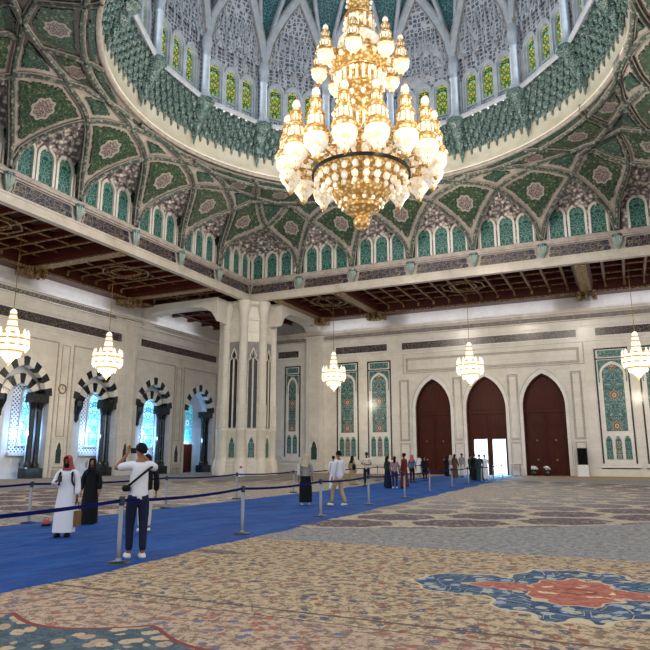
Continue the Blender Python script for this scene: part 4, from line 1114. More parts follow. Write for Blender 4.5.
for k in range(24):   # long glowing slots of the central drums
    a = 2*pi*k/24
    b.tube([(1.36*cos(a), 1.36*sin(a), zz(21.95)), (1.36*cos(a), 1.36*sin(a), zz(22.7))], .09, 5); b.tube([(1.24*cos(a), 1.24*sin(a), zz(19.0)), (1.34*cos(a), 1.34*sin(a), zz(19.9))], .08, 5)
    if k % 2: b.tube([(.82*cos(a), .82*sin(a), zz(25.6)), (.82*cos(a), .82*sin(a), zz(26.4))], .09, 5)
b.lathe([(1.02, zz(24.45)), (1.28, zz(24.7)), (1.25, zz(25.0)), (.95, zz(25.35))], 16)
b.build('crystal_beads', 'lit_crystal', gc)['kind'] = 'stuff'
b = MB()
for r_, z, w_ in ((1.66, 15.88, .06), (1.06, 14.98, .05), (1.64, 18.42, .07), (1.45, 20.62, .07), (1.35, 22.92, .07), (1.66, 23.72, .07), (1.55, 18.0, .05), (.84, 26.6, .05), (.84, 25.5, .06), (1.2, 21.85, .05), (4.05, 17.35, .05), (3.4, 17.5, .05)):
    b.tube([(r_*cos(2*pi*k/48), r_*sin(2*pi*k/48), zz(z)) for k in range(49)], w_, 6, caps=False)
for k in range(20):   # ogee festoons of the lower basket
    a = 2*pi*k/20; b.tube([(1.7*cos(a), 1.7*sin(a), zz(15.9)), (2.15*cos(a+.16), 2.15*sin(a+.16), zz(16.15)), (2.62*cos(a), 2.62*sin(a), zz(16.7))], .045, 5)
    b.tube([(1.7*cos(a), 1.7*sin(a), zz(15.9)), (2.15*cos(a-.16), 2.15*sin(a-.16), zz(16.15)), (2.62*cos(a), 2.62*sin(a), zz(16.7))], .045, 5)
b.build('gilded_hoops', 'lit_gold', gc)
b = MB(); b.lathe([(2.60, zz(16.66)), (2.72, zz(16.66)), (2.72, zz(16.82)), (2.60, zz(16.82))], 64); o = b.build('dark_rim', 'dark_steel', gc); o['label'] = 'dark metal rim'
pl = pu = None; off = radians(-90+11.25)
for k in range(16):
    a = radians(22.5*k)+off+radians(22); r_ = 4.05; loc = (r_*cos(a), r_*sin(a), zz(16.0)); pl = minaret(gc, 'lantern', 4.2, .66, loc) if pl is None else (minaret(gc, 'lantern', 4.2, .66, loc, pl0), pl)[1]
    if k == 0: pl0 = pl
    b = MB(); p = lambda rr, z: (rr*cos(a), rr*sin(a), zz(z)); b.tube([p(1.5, 18.2), p(2.3, 17.6), p(3.1, 17.35), p(3.7, 17.6), p(4.0, 17.9)], .07, 6); b.tube([p(1.5, 17.2), p(2.6, 16.9), p(3.4, 17.0), p(3.6, 17.5)], .06, 6)
    b.ball(p(2.9, 17.75), .2, 8, 6); b.build('arm', 'lit_gold', gc)
for k in range(8):
    a = radians(45*k)-pi/2+radians(22)-radians(8); r_ = 2.35; loc = (r_*cos(a), r_*sin(a), zz(22.5)); 
    if k == 0: pu0 = minaret(gc, 'lantern', 2.75, .48, loc)
    else: minaret(gc, 'lantern', 2.75, .48, loc, pu0)
    b = MB(); p = lambda rr, z: (rr*cos(a), rr*sin(a), zz(z)); b.tube([p(1.0, 24.4), p(1.4, 24.0), p(1.9, 23.9), p(2.3, 24.1)], .07, 6); b.tube([p(1.5, 23.3), p(1.9, 23.2), p(2.2, 23.5)], .06, 6); b.build('arm', 'lit_gold', gc)
b = MB(); b.tube([(0, 0, zz(31.8)), (0, 0, zz(43.6))], .09, 8); b.build('suspension', 'steel', gc)
# ---------------------------------------------------------------- the five small chandeliers of the aisles
def small(loc, top, label, power=260):
    t = empty('hanging_chandelier', loc, label=label, cat='chandelier', group='small chandeliers of the aisles')
    g = MB(); H = 3.85
    g.lathe([(.001, 0), (.05, .08), (.12, .2)], 8); 
    for r_, z in ((.42, .62), (.78, .95), (1.06, 1.35), (1.1, 1.75), (.98, 2.1), (.36, 2.6), (.31, 3.05), (.24, 3.4)): g.lathe([(r_*.86, z-.05), (r_*1.04, z-.05), (r_*1.06, z+.05), (r_*.86, z+.05)], 18)
    for k in range(12):
        a = 2*pi*k/12; g.tube([(.3*cos(a), .3*sin(a), 1.9), (.7*cos(a), .7*sin(a), 1.75), (1.05*cos(a), 1.05*sin(a), 1.75)], .03, 4)
    g.build('gilded_frame', 'small_gold', t)
    b = MB(); b.lathe([(.001, .08), (.16, .25), (.4, .55), (.5, .7), (.74, .9), (.8, 1.1), (.72, 1.5), (.7, 2.0), (.42, 2.15), (.36, 2.5), (.30, 3.0), (.24, 3.35), (.2, 3.45), (.23, 3.6), (.14, 3.75), (.001, 3.85)], 18); b.build('crystal_body', 'small_crystal', t)
    L0 = None
    for k in range(12):
        a = 2*pi*k/12+.2
        if L0 is None: b = MB(); b.lathe([(.001, .95), (.08, 1.08), (.17, 1.25), (.16, 1.7), (.13, 2.15), (.09, 2.25), (.001, 2.45)], 7); L0 = o = b.build('lantern', 'small_crystal', t)
        else: o = L0.copy(); COL.objects.link(o); o.parent = t
        o.location = (1.0*cos(a), 1.0*sin(a), 0)
    L0 = None
    for k in range(8):
        a = 2*pi*k/8
        if L0 is None: b = MB(); b.lathe([(.001, .55), (.1, .7), (.12, .85), (.05, .95)], 6); L0 = o = b.build('crystal_cup', 'small_crystal', t)
        else: o = L0.copy(); COL.objects.link(o); o.parent = t
        o.location = (.6*cos(a), .6*sin(a), 0)
    b = MB(); b.tube([(0, 0, 3.8), (0, 0, top-loc[2])], .025, 6); b.build('rod', 'brass', t)
    l = bpy.data.lights.new('chandelier_lamp', 'POINT'); l.energy = power; l.color = (1, .86, .66); l.shadow_soft_size = .5
    for dz in (-.5,):
        o = bpy.data.objects.new('chandelier_lamp', l); COL.objects.link(o); o.location = (loc[0], loc[1], loc[2]+dz)
small((-23.5, -2.6, 7.4), 17.32, 'small lit crystal chandelier at the left edge before the first striped arch')
small((-23.5, 6.1, 7.4), 17.32, 'small lit crystal chandelier hanging before the second striped arch right of the clock')
small((-12.1, 23.5, 7.6), 17.32, 'small lit crystal chandelier before the tile panels between column and doors')
small((.8, 23.5, 7.55), 17.32, 'small lit crystal chandelier hanging above the middle arched door')
small((13.75, 23.5, 7.4), 17.32, 'small lit crystal chandelier at the right edge before the tile panel')
# ---------------------------------------------------------------- blue runner
b = MB()
def rxn(y): return 5.72-.037*(y+25)
def rxf(y): return -.95+.03*max(0, min(8, y+20))*.6-.012*(y+12)*(y > -12)-.11*max(0, min(12, y))
def runf(u, v):
    y = -34+62.6*v; x0, x1 = rxf(y), rxn(y)+.06*sin(y*1.3)+.04*sin(y*3.1)
    x = x0+(x1-x0)*u
    z = .012+.012*max(0, sin(u*9+y*.55+sin(y*.4)*2))**3+.055*max(0, sin((x1-x)*2.4+y*.12+sin(y*.5)*.4))**14*(1 if u > .6 else .5)
    return (x, y, z if 0 < u < 1 else .002)
b.grid(runf, 90, 260); rn = b.build('carpet_runner', 'blue_cloth', smooth=True); tag(rn, 'long blue cloth runner laid across the patterned carpet towards the open door', 'runner')
# ---------------------------------------------------------------- stanchions with belts
def stanchion(x, y, nx, ny, label, group, sag=.05):
    t = empty('stanchion', (x, y, .01), label=label, cat='stanchion', group=group)
    b = MB(); b.lathe([(.001, .045), (.05, .045), (.17, .03), (.19, .0), (.001, 0)], 24); b.build('base', 'dark_steel', t, smooth=True)
    b = MB(); b.lathe([(.036, .04), (.036, .95), (.03, .955)], 14); b.lathe([(.05, .04), (.04, .09)], 14); b.build('post', 'steel', t, smooth=True)
    b = MB(); b.lathe([(.042, .86), (.046, .87), (.046, .97), (.038, .995), (.001, 1.0)], 14); b.build('head', 'dark_steel', t)
    if nx is not None:
        dx, dy = nx-x, ny-y; L = hypot(dx, dy); ux, uy = dx/L, dy/L; b = MB(); n = 16
        vs = []
        for i in range(n+1):
            s_ = .045+(L-.09)*i/n; z = .93-sag*4*(i/n)*(1-i/n)
            for q in (-.004, .004):
                vs += [(ux*s_-uy*q, uy*s_+ux*q, z-.026), (ux*s_-uy*q, uy*s_+ux*q, z+.026)]
        fs = []
        for i in range(n):
            o = i*4; fs += [(o, o+4, o+5, o+1), (o+2, o+3, o+7, o+6), (o+1, o+5, o+7, o+3), (o, o+2, o+6, o+4)]
        b.add(vs, fs); b.build('belt', 'belt', t)
NEAR = [(5.75, -27.3), (5.43, -22.96), (5.09, -18.96), (4.83, -14.6), (4.42, -9.97), (4.35, -5.87), (4.03, -1.19), (3.8, 3.9), (3.65, 8.4), (3.5, 13.0), (3.3, 18.2), (3.1, 23.0)]
OR = ['off the left edge', 'nearest the camera', 'third from the left edge', 'right of the black skirt', 'right of the man in beige trousers', 'beside the group of women', 'before the man in black', 'before the brown robe', 'before the men in dark green', 'fifth from the open door', 'close to the open door', 'last before the open door']
for i, (x, y) in enumerate(NEAR):
    nx, ny = NEAR[i+1] if i+1 < len(NEAR) else (None, None)
    stanchion(x, y, nx, ny, 'steel stanchion on the near side of the runner, '+OR[i], 'stanchions along the near side of the runner')
FAR = [(-.95, -24.5), (-.95, -19.2), (-.95, -14.0), (-1.4, -9.2), (-1.5, -4.3), (-1.7, .4), (-2.3, 5.0), (-2.95, 10.5), (-3.1, 15.5), (-3.15, 21)]
OF = ['off the left edge', 'behind the man in the white robe', 'left of the great column', 'before the great column', 'left of the black skirted woman', 'right of the black skirted woman', 'behind the walking man', 'behind the man in the cream shirt', 'behind the group of women', 'near the left arched door']
for i, (x, y) in enumerate(FAR):
    nx, ny = FAR[i+1] if i+1 < len(FAR) else (None, None)
    stanchion(x, y, nx, ny, 'slim stanchion on the far side of the runner, '+OF[i], 'stanchions along the far side of the runner')
# ---------------------------------------------------------------- things by the back wall
t = empty('display_stand', (8.95, YB-.62, 0), label='black display screen standing on a white box right of the rightmost door', cat='display')
b = MB(); b.box(-.42, .42, -.3, .3, 0, .95); b.box(-.45, .45, -.33, .33, .0, .08); b.build('plinth', 'chrome_white', t)
b = MB(); b.box(-.38, .4, -.12, .1, .95, 2.35); b.build('screen_housing', 'black_plastic', t)
b = MB(); b.box(-.33, .35, -.135, -.12, 1.0, 2.3); b.build('screen', 'screen_glass', t)
t = empty('side_table', (3.45, YB-.75, 0), label='small pale folding table between the open door and the right door', cat='table')
b = MB(); b.box(-.4, .4, -.25, .25, 1.0, 1.04); b.build('tabletop', 'chrome_white', t)
for x in (-.36, .36):
    for y in (-.21, .21): b = MB(); b.tube([(x, y, 0), (x, y, 1.0)], .02, 6); b.build('leg', 'steel', t)
for i, x in enumerate((4.95, 6.05)):
    t = empty('flower_vase', (x, YB-.45, 0), label='dark vase of white flowers at the foot of the right door, %s one' % ('left', 'right')[i], cat='vase', group='vases at the foot of the right door')
    b = MB(); b.lathe([(.001, 0), (.16, 0), (.24, .15), (.22, .32), (.12, .42), (.15, .46)], 14); b.build('vase', 'black_marble', t, smooth=True)
    b = MB()
    for k in range(22): a = random.random()*2*pi; r_ = .28*sqrt(random.random()); b.ball((r_*cos(a), r_*sin(a)*.8, .55+.28*random.random()*(1-r_)), .075, 6, 4); 
    b.build('blossoms', 'chrome_white', t)
    b = MB()
    for k in range(7): a = k*.9; b.tube([(0, 0, .4), (.15*cos(a), .12*sin(a), .6)], .012, 4)
    b.build('stems', 'green_shadow', t)
b = MB()
# red pouch on the floor behind the robed man
t = empty('red_bag', (.1, -19.6, .012), .5, label='small red and black bag on the floor by the runner behind the robed man', cat='bag'); t.scale = (.55, .55, .6)
MATS_RED = mat('red_cloth', color='#a33a3a', rough=.7)
b.lathe([(.001, 0), (.17, .0), (.2, .08), (.19, .16), (.13, .24), (.001, .27)], 14, sy=.7); b.build('pouch', 'red_cloth', t, smooth=True)
b = MB(); b.lathe([(.19, .02), (.21, .08), (.2, .12)], 14, sy=.72); b.tube([(-.1, 0, .22), (-.07, 0, .33), (.07, 0, .33), (.1, 0, .22)], .012, 5); b.build('dark_trim', 'black_plastic', t)
# ---------------------------------------------------------------- people
def cl(name, color, rough=.8): mat(name, color=color, rough=rough, spec=.2); return name
SKIN = {'tan': cl('skin_tan', '#8d5f45', .5), 'brown': cl('skin_brown', '#5c3a29', .5), 'light': cl('skin_light', '#b98667', .5)}
for n_, c_ in dict(white_cloth='#cfd0d6', offwhite_cloth='#c3bcae', black_cloth='#0e0f12', navy_cloth='#141b33', denim_cloth='#1d2c55', beige_cloth='#a98f6e', sand_cloth='#8f8263', grey_cloth='#8a8a86', green_cloth='#20352f', teal_cloth='#22393c', pink_cloth='#92767c', red_robe='#5c2220', brown_robe='#5b3d2a', rose_scarf='#9d5360', keffiyeh_red='#9c4a4a', scarf_beige='#b5a78d', hair_black='#0b0908', shoe_white='#c8c8c8', shoe_dark='#15120f', steel_blue='#44597a', kraft_paper='#6e5138').items(): cl(n_, c_)
def skin_mesh(name, V_, E_, R_, m, parent, sub=1, root=0):
    me = bpy.data.meshes.new(name); me.from_pydata([tuple(v) for v in V_], E_, []); me.materials.append(MATS[m])
    o = bpy.data.objects.new(name, me); COL.objects.link(o); o.parent = parent
    mod = o.modifiers.new('skin', 'SKIN'); mod.use_smooth_shade = True; mod.branch_smoothing = .3
    if not me.skin_vertices: me.attributes.new  # layer is made with the modifier below
    sv = me.skin_vertices[0].data if len(me.skin_vertices) else None
    if sv is None:
        import bmesh
        bm = bmesh.new(); bm.from_mesh(me); bm.verts.layers.skin.verify(); bm.to_mesh(me); bm.free(); sv = me.skin_vertices[0].data
    for i, r_ in enumerate(R_):
        sv[i].radius = r_ if isinstance(r_, tuple) else (r_, r_); sv[i].use_root = (i == root)
    s_ = o.modifiers.new('sub', 'SUBSURF'); s_.levels = sub; s_.render_levels = sub
    return o
class Fig:
    def __init__(s, loc, rz, h, label, lean=0.0):
        s.k = h/1.75; s.root = empty('person', (loc[0], loc[1], .022), rz, label=label, cat='person'); s.root.scale = (s.k, s.k, s.k); s.lean = lean
def person(loc, rz, h, label, legs=((-.02, .02), (.02, -.02)), arms=None, head=(0, 0), top='white_cloth', bottom='navy_cloth', kind='trousers', skin='tan', hair='short', scarf=None, sleeves='long', shoes='shoe_dark', female=False, detail=True, hem=.06, robe_flare=1.0, mask=False):
    """local frame: the figure faces +y. legs: (forward offset of left foot, of right foot) ; arms: (elbow, wrist, finger direction) per side"""
    F_ = Fig(loc, rz, h, label); t = F_.root; SK = SKIN[skin]
    sw_ = .175 if female else .2; hw = .095
    (lf, lk), (rf, rk) = legs
    V_ = [Vector((0, 0, .95)), Vector((0, .005, 1.12)), Vector((0, 0, 1.3)), Vector((0, -.01, 1.43)), Vector((0, 0, 1.50)), Vector((0, .012, 1.56))]
    R_ = [(.13, .09), (.11, .075), (.14, .09), (.08, .07), (.05, .05), (.055, .058)]
    E_ = [(i, i+1) for i in range(5)]
    def add(p, r_, par): V_.append(Vector(p)); R_.append(r_); E_.append((par, len(V_)-1)); return len(V_)-1
    # legs
    LEG = []
    for sx, fo, ko in ((-1, lf, lk), (1, rf, rk)):
        a = add((sx*hw, 0, .88), (.085, .09), 0); b_ = add((sx*hw*1.02, fo*.55+.03+ko, .50), (.055, .06), a); c_ = add((sx*hw, fo-.01, .10), (.036, .04), b_); d_ = add((sx*(hw+.02), fo+.12, .035), (.035, .025), c_)
        LEG.append((V_[a], V_[b_], V_[c_], V_[d_]))
    # arms and hands with five fingers
    if arms is None: arms = (((-.24, -.01, 1.13), (-.25, .08, .88), (0, .1, -1)), ((.24, -.01, 1.13), (.25, .08, .88), (0, .1, -1)))
    ARM = []
    for sx, (el, wr, fd) in zip((-1, 1), arms):
        sh = Vector((sx*sw_, -.01, 1.405)); el = Vector(el); wr = Vector(wr); fd = Vector(fd).normalized()
        a = add(sh, (.055, .055), 3); b_ = add(el, (.038, .038), a); c_ = add(wr, (.024, .028), b_)
        ARM.append((sh, el, wr))
        side = Vector((0, 0, 1)).cross(fd); side = side.normalized() if side.length > .2 else Vector((0, 1, 0)); side = (side-fd*side.dot(fd)).normalized(); nrm_ = fd.cross(side)
        pm = add(wr+fd*.045, (.03, .02), c_)
        for q in range(4):
            kn = wr+fd*.085+side*(q-1.5)*.021; L = (.068, .078, .072, .055)[q]
            p1 = add(kn, .0105, pm); p2 = add(kn+fd*L*.5-nrm_*.008*sx, .0095, p1); add(kn+fd*L*.92-nrm_*.028*sx, .008, p2)
        th = add(wr+fd*.03+side*.035, .012, pm); th2 = add(wr+fd*.065+side*.055-nrm_*.01*sx, .0105, th)
    # head as part of the same surface
    hy, hz = head   # yaw, pitch
    Rm = Matrix.Rotation(hy, 3, 'Z') @ Matrix.Rotation(hz, 3, 'X'); hc = Vector((0, .012, 1.56))
    def hp(x, y, z): return hc+Rm @ Vector((x, y, z))
    n1 = add(hp(0, .02, .06), (.066, .072), 5); n2 = add(hp(0, .0, .125), (.075, .092), n1); n3 = add(hp(0, -.005, .18), (.055, .07), n2)
    if detail: nb = add(hp(0, .098, .075), (.012, .014), n1)
    body = skin_mesh('body', V_, E_, R_, SK, t, 1)
    T0 = Matrix.Translation(hc) @ Rm.to_4x4()
    if detail:
        b = MB(); b.T = T0
        for s_ in (-1, 1): b.ball((.03*s_, .083, .105), .010, 6, 4)
        b.build('eyes', 'hair_black', t)
        b = MB(); b.T = T0
        b.lathe([(.001, -.006), (.022, 0), (.001, .006)], 8, (0, .088, .035), sy=.4); b.build('mouth', 'skin_brown', t)
    if hair in ('short', 'long', 'bun'):
        b = MB(); b.T = T0
        def hf(u, v):
            a = 2*pi*u; ph = v*pi*.62; r_ = .088; x = r_*sin(ph)*cos(a); y = r_*1.14*sin(ph)*sin(a)-.012; z = .12+r_*1.12*cos(ph)-(.035*max(0, -sin(a))*v)
            if y > .045: z = max(z, .152+ .02*cos(a*2))
            return (x*1.02, y, z)
        b.grid(hf, 20, 10)
        if hair == 'long': b.tube([(0, -.06, .14), (0, -.085, .05), (0, -.09, -.1), (0, -.08, -.2)], [.07, .08, .07, .03], 10)
        if hair == 'bun': b.ball((0, -.10, .15), .045)
        b.build('hair', 'hair_black', t, smooth=True)
    if scarf:
        b = MB(); b.T = T0
        def sf(u, v):
            # hood open at the face, falling to the shoulders
            a = pi/2+.62+(2*pi-1.24)*u; z = .225-.42*v; 
            if v < .35: q = v/.35; r_ = .10*sqrt(max(0, 1-(1-q)**2))*1.02; z = .225-.12*q*q
            else: q = (v-.35)/.65; r_ = .10+.012*sin(a*5)*q+.055*q**1.6; z = .105-.33*q
            return (r_*cos(a)*(1+.45*max(0, v-.6)), r_*1.12*sin(a)-.008, z)
        b.grid(sf, 28, 16); b.tube([(-.07, .06, -.035), (-.03, .085, -.06), (.03, .085, -.06), (.07, .06, -.035)], .028, 6)
        b.build('headscarf', scarf, t, smooth=True)
    if mask:
        b = MB(); b.T = T0; b.ball((0, .062, .045), .052, 10, 6); b.build('face_mask', 'black_cloth', t, smooth=True)
    # upper garment
    g = .022
    V2 = [Vector((0, 0, .80 if kind != 'skirt' else .90)), Vector((0, 0, .98)), V_[1], V_[2], V_[3]]; R2 = [(.172, .13), (.165, .128), (.155, .12), (.175, .128), (.10, .085)]; E2 = [(0, 1), (1, 2), (2, 3), (3, 4)]
    def add2(p, r_, par): V2.append(Vector(p)); R2.append(r_); E2.append((par, len(V2)-1)); return len(V2)-1
    for sh, el, wr in ARM:
        a = add2(sh, (.078, .075), 4)
        if sleeves == 'long': b_ = add2(el, (.056, .056), a); add2(el+(wr-el)*.9, (.042, .044), b_)
        elif sleeves == 'wide': b_ = add2(el, (.072, .072), a); add2(el+(wr-el)*.88, (.078, .078), b_)
        else: add2(sh+(el-sh)*.72, (.066, .066), a)
    if kind != 'robe' or True: skin_mesh('shirt' if kind != 'robe' else 'robe_top', V2, E2, R2, top, t, 1)
    if kind == 'trousers':
        V3 = [Vector((0, 0, 1.03)), Vector((0, 0, .91))]; R3 = [(.158, .122), (.172, .13)]; E3 = [(0, 1)]
        for hip, kn, an, to in LEG:
            V3.append(hip+Vector((0, 0, -.03))); R3.append((.108, .118)); E3.append((1, len(V3)-1)); V3.append(kn); R3.append((.07, .074)); E3.append((len(V3)-2, len(V3)-1)); V3.append(an+Vector((0, 0, .0))); R3.append((.055, .058)); E3.append((len(V3)-2, len(V3)-1))
        skin_mesh('trousers', V3, E3, R3, bottom, t, 1)
    else:
        b = MB(); zt = 1.34 if kind == 'robe' else 1.0; fl_ = robe_flare
        def rf_(u, v):
            a = 2*pi*u; z = zt+(hem-zt)*v
            w_ = (.165 if z > 1.1 else .165+.06*min(1, (1.1-z)/.5)+.05*fl_*max(0, (.6-z)))*(1+.05*sin(a*7+v*2)*v)
            d_ = (.125 if z > 1.1 else .125+.055*min(1, (1.1-z)/.5)+.07*fl_*max(0, (.6-z)))*(1+.05*cos(a*6)*v)
            if z > 1.2: k_ = (z-1.2)/.14; w_ *= 1-.1*k_
            return (w_*cos(a), d_*sin(a)+(lf+rf)*.35*max(0, (.9-z)), z)
        b.grid(rf_, 32, 20); b.build('robe' if kind == 'robe' else 'skirt', top if kind == 'robe' else bottom, t, smooth=True)
    b = MB()
    for hip, kn, an, to in LEG:
        b.T = Matrix.Translation((an.x*.5+to.x*.5, an.y*.55+to.y*.45+.01, 0)); b.lathe([(.001, .0), (.052, .002), (.058, .02), (.055, .045), (.036, .075), (.001, .085)], 10, sy=2.35)
    b.T = None; b.build('shoes', shoes, t, smooth=True)
    return t
def face(dx, dy): return atan2(-dx, dy)    # rz so that +y local points along (dx,dy)
vdir = Vector((12.6, -30.8))
# --- nearest five
p = person((5.30, -22.45), face(-.80, .62), 1.79, 'man in white t-shirt and navy jeans with crossbody strap raising a phone', legs=((0.02, 0), (-.08, -.01)), hair='short', sleeves='short', shoes='shoe_white',
   arms=(((-.36, .16, 1.36), (-.16, .30, 1.58), (.35, .2, 1)), ((.30, .20, 1.34), (.06, .30, 1.60), (-.35, .2, 1))), head=(.45, .12))
b = MB(); b.box(-.10, .06, .33, .345, 1.60, 1.69); o = b.build('phone', 'black_plastic'); o.parent = None
ph = empty('phone', p.matrix_basis @ Vector((0, 0, 0)), 0); bpy.data.objects.remove(ph)
o.location = p.location; o.rotation_euler = p.rotation_euler; o.scale = p.scale; tag(o, 'black phone held up by the man in the white t-shirt', 'phone')
b = MB(); pts = []
for i in range(25):
    a = 2*pi*i/24; pts.append((.20*cos(a)*1.0, .155*sin(a), 1.22+.17*cos(a+.25)))
b.tube(pts, .018, 6, caps=False); b.build('shoulder_strap', 'black_cloth', p)
b = MB(); b.T = Matrix.Translation((-.2, -.03, 1.06)); b.lathe([(.001, -.05), (.05, -.045), (.07, 0), (.05, .045), (.001, .05)], 12, sy=1.5); b.build('waist_pouch', 'black_cloth', p, smooth=True)
p = person((2.93, -19.5), face(-.75, .66), 1.62, 'person in black top and pale trousers half hidden behind the photographing man', top='black_cloth', bottom='offwhite_cloth', shoes='shoe_white', hair='short', sleeves='wide')
p = person((2.05, -20.9), face(.42, -.9), 1.58, 'man in long white robe and red headscarf looking down at his phone', kind='robe', top='white_cloth', hair='none', scarf='keffiyeh_red', mask=True, sleeves='wide', hem=.10, skin='brown', shoes='shoe_dark',
   arms=(((-.25, -.02, 1.12), (-.27, .04, .86), (0, .1, -1)), ((.27, .06, 1.14), (.14, .26, 1.22), (-.6, .6, .2))), head=(0, -.35), robe_flare=.8)
o = MB(); o.box(.0, .08, .30, .31, 1.20, 1.34); ob = o.build('phone', 'black_plastic', loc=p.location, rz=p.rotation_euler.z); ob.scale = p.scale; tag(ob, 'black phone in the hand of the man in the white robe', 'phone')
b = MB()
for s_ in (-1, 1): b.tube([(s_*.15, -.12, 1.16), (s_*.16, .03, 1.12+.0), (s_*.155, .12, 1.24), (s_*.14, .09, 1.38), (s_*.13, -.02, 1.47), (s_*.13, -.12, 1.40)], .022, 6)
b.T = Matrix.Translation((0, -.2, 1.18)); b.lathe([(.001, -.24), (.13, -.22), (.16, 0), (.14, .17), (.001, .24)], 14, sy=.5); b.build('backpack', 'black_cloth', p, smooth=True)
t = empty('carrier_bag', p.matrix_basis.translation, p.rotation_euler.z, label='brown paper carrier bag hanging from the robed man\'s hand', cat='bag'); t.scale = p.scale
b = MB(); b.add([(-.36, -.06, .22), (-.16, -.06, .22), (-.16, .06, .22), (-.36, .06, .22), (-.37, -.05, .55), (-.15, -.05, .55), (-.15, .05, .55), (-.37, .05, .55)], [(0,3,2,1),(0,1,5,4),(1,2,6,5),(2,3,7,6),(3,0,4,7)]); b.build('bag_body', 'kraft_paper', t)
b = MB(); b.tube([(-.33, .0, .54), (-.28, .02, .82), (-.19, .0, .54)], .01, 5); b.build('handle', 'black_cloth', t)
p = person((.62, -18.8), face(.55, -.85), 1.52, 'woman in a long black robe and black headscarf beside the robed man', kind='robe', top='black_cloth', scarf='black_cloth', hair='none', sleeves='wide', female=True, hem=.02, robe_flare=.4, skin='tan')
# --- middle distance
p = person((2.58, -11.1), face(-.45, .9), 1.66, 'woman in beige headscarf, grey blouse and long black skirt standing on the runner', kind='skirt', top='grey_cloth', bottom='black_cloth', scarf='scarf_beige', hair='none', female=True, hem=.10, robe_flare=.2, shoes='shoe_white', head=(.9, .15))
b = MB(); b.T = Matrix.Translation((-.24, .0, 0)); b.add([(-.05, -.12, .98), (.05, -.12, .98), (.05, .12, .98), (-.05, .12, .98), (-.05, -.13, 1.32), (.05, -.13, 1.32), (.05, .13, 1.32), (-.05, .13, 1.32)], [(0,3,2,1),(4,5,6,7),(0,1,5,4),(1,2,6,5),(2,3,7,6),(3,0,4,7)]); b.tube([(0, -.1, 1.3), (.08, -.06, 1.5), (.1, .04, 1.48), (0, .1, 1.3)], .012, 5); b.T = None
o = b.build('shoulder_bag', 'offwhite_cloth', loc=p.location, rz=p.rotation_euler.z); tag(o, 'pale canvas bag on the shoulder of the woman in the black skirt', 'bag')
person((3.71, -10.87), face(-.95, .25), 1.77, 'man in white shirt and beige trousers walking left along the runner', legs=((.22, .03), (-.2, .06)), top='white_cloth', bottom='beige_cloth', shoes='shoe_white', head=(.1, 0))
person((-.85, -1.3), face(-.6, .8), 1.62, 'person in long white robe standing behind the walking man', kind='robe', top='white_cloth', hair='short', scarf=None, sleeves='wide', hem=.06)
p = person((-2.15, 4.2), face(.3, .95), 1.62, 'woman in long sand dress and black headscarf with a black bag', kind='robe', top='sand_cloth', scarf='black_cloth', hair='none', female=True, sleeves='wide', hem=.03)
b = MB(); b.T = Matrix.Translation((.22, -.1, 1.1)); b.lathe([(.001, -.18), (.1, -.16), (.13, 0), (.1, .14), (.001, .18)], 12, sy=.6); b.build('black_bag', 'black_cloth', p, smooth=True)
person((-.75, 2.95), face(.2, -1), 1.82, 'man in cream t-shirt and dark trousers facing the camera with folded arms', top='offwhite_cloth', bottom='navy_cloth', skin='brown', sleeves='short', arms=(((-.26, .04, 1.14), (-.08, .22, 1.12), (.9, .2, 0)), ((.26, .04, 1.14), (.08, .22, 1.16), (-.9, .2, 0))))
person((1.0, 1.5), face(.5, .8), 1.62, 'woman in dark green top and long dark skirt at left of the chatting group', kind='skirt', top='green_cloth', bottom='navy_cloth', hair='long', female=True, hem=.05)
person((1.5, 1.2), face(-.3, .9), 1.60, 'woman in pink top and blue jeans in the chatting group', top='pink_cloth', bottom='denim_cloth', hair='long', female=True, shoes='shoe_white')
person((1.95, 1.4), face(-.9, .2), 1.76, 'tall woman in long red and black dress in the chatting group', kind='robe', top='red_robe', hair='bun', female=True, sleeves='long', skin='brown')
p = person((-.1, 9.2), face(.1, 1), 1.68, 'woman in rose headscarf and steel blue jacket right of the chatting group', top='steel_blue', bottom='black_cloth', scarf='rose_scarf', hair='none', female=True)
person((-4.8, 25.9), face(-.4, .9), 1.78, 'distant man in a white robe walking near the left arched door', kind='robe', top='white_cloth', hair='short', sleeves='wide', skin='brown')
person((-.1, 12.0), face(.6, -.8), 1.62, 'man dressed all in black alone on the runner before the left door', top='black_cloth', bottom='black_cloth')
person((-1.3, 22.5), face(.5, .7), 1.64, 'person in black robe at left of the far queue', kind='robe', top='black_cloth', scarf='black_cloth', hair='none', female=True)
person((-1.25, 23.6), face(-.6, .7), 1.72, 'person in pale striped top behind the black robe in the far queue', top='grey_cloth', bottom='white_cloth', scarf='scarf_beige', hair='none', female=True)
person((.1, 19.6), face(.3, .9), 1.78, 'woman in long brown robe in the far queue', kind='robe', top='brown_robe', hair='long', female=True)
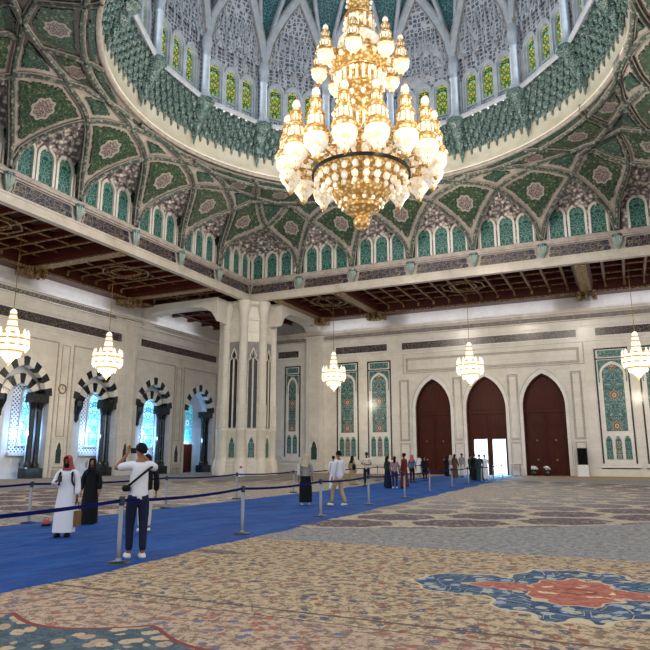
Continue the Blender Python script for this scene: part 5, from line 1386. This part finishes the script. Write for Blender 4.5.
person((.5, 20.3), face(-.3, -.9), 1.84, 'dark skinned person in light grey top and white trousers in the far queue', top='grey_cloth', bottom='white_cloth', skin='brown')
person((2.05, 16.3), face(.7, .6), 1.74, 'person in dark green shirt and black trousers in the far queue', top='green_cloth', bottom='black_cloth')
person((2.7, 14.7), face(-.6, .7), 1.80, 'person in long black dress talking with the person in dark green', kind='robe', top='black_cloth', hair='short', sleeves='long')
person((3.15, 14.2), face(-.4, .8), 1.74, 'person in teal robe right behind the black dress', kind='robe', top='teal_cloth', hair='short')
person((3.05, 16.5), face(.3, -.9), 1.72, 'person in long white clothes standing against the bright open door', kind='robe', top='white_cloth', hair='short', sleeves='wide', arms=(((-.26, .04, 1.14), (-.2, .24, 1.25), (-.3, .6, .2)), ((.26, .04, 1.14), (.2, .24, 1.25), (.3, .6, .2))))
# seated person by the great column
def seated(loc, rz, label):
    t = empty('person', (loc[0], loc[1], .0), rz, label=label, cat='person')
    V_ = [(0, 0, .14), (0, 0, .32), (0, .02, .52), (0, .02, .6), (0, .03, .67), (0, .05, .76), (0, .04, .84), (-.1, .1, .14), (-.3, .36, .16), (-.02, .42, .07), (.1, .1, .14), (.3, .36, .16), (.02, .46, .07), (-.18, 0, .53), (-.26, .1, .34), (-.12, .3, .26), (.18, 0, .53), (.26, .1, .34), (.12, .3, .26)]
    E_ = [(0, 1), (1, 2), (2, 3), (3, 4), (4, 5), (5, 6), (0, 7), (7, 8), (8, 9), (0, 10), (10, 11), (11, 12), (2, 13), (13, 14), (14, 15), (2, 16), (16, 17), (17, 18)]
    R_ = [.14, (.15, .11), (.15, .1), .06, .055, (.075, .09), .06, .1, .07, .045, .1, .07, .045, .06, .045, .035, .06, .045, .035]
    skin_mesh('body', V_, E_, R_, 'white_cloth', t, 1)
    b = MB(); b.lathe([(.11, -.02), (.115, .06), (.09, .13), (.001, .16)], 14, (0, .04, .76)); b.build('headscarf', 'rose_scarf', t, smooth=True)
seated((-15.5, 13.1), face(.5, -.8), 'small seated person in white with red headscarf at the foot of the great column')
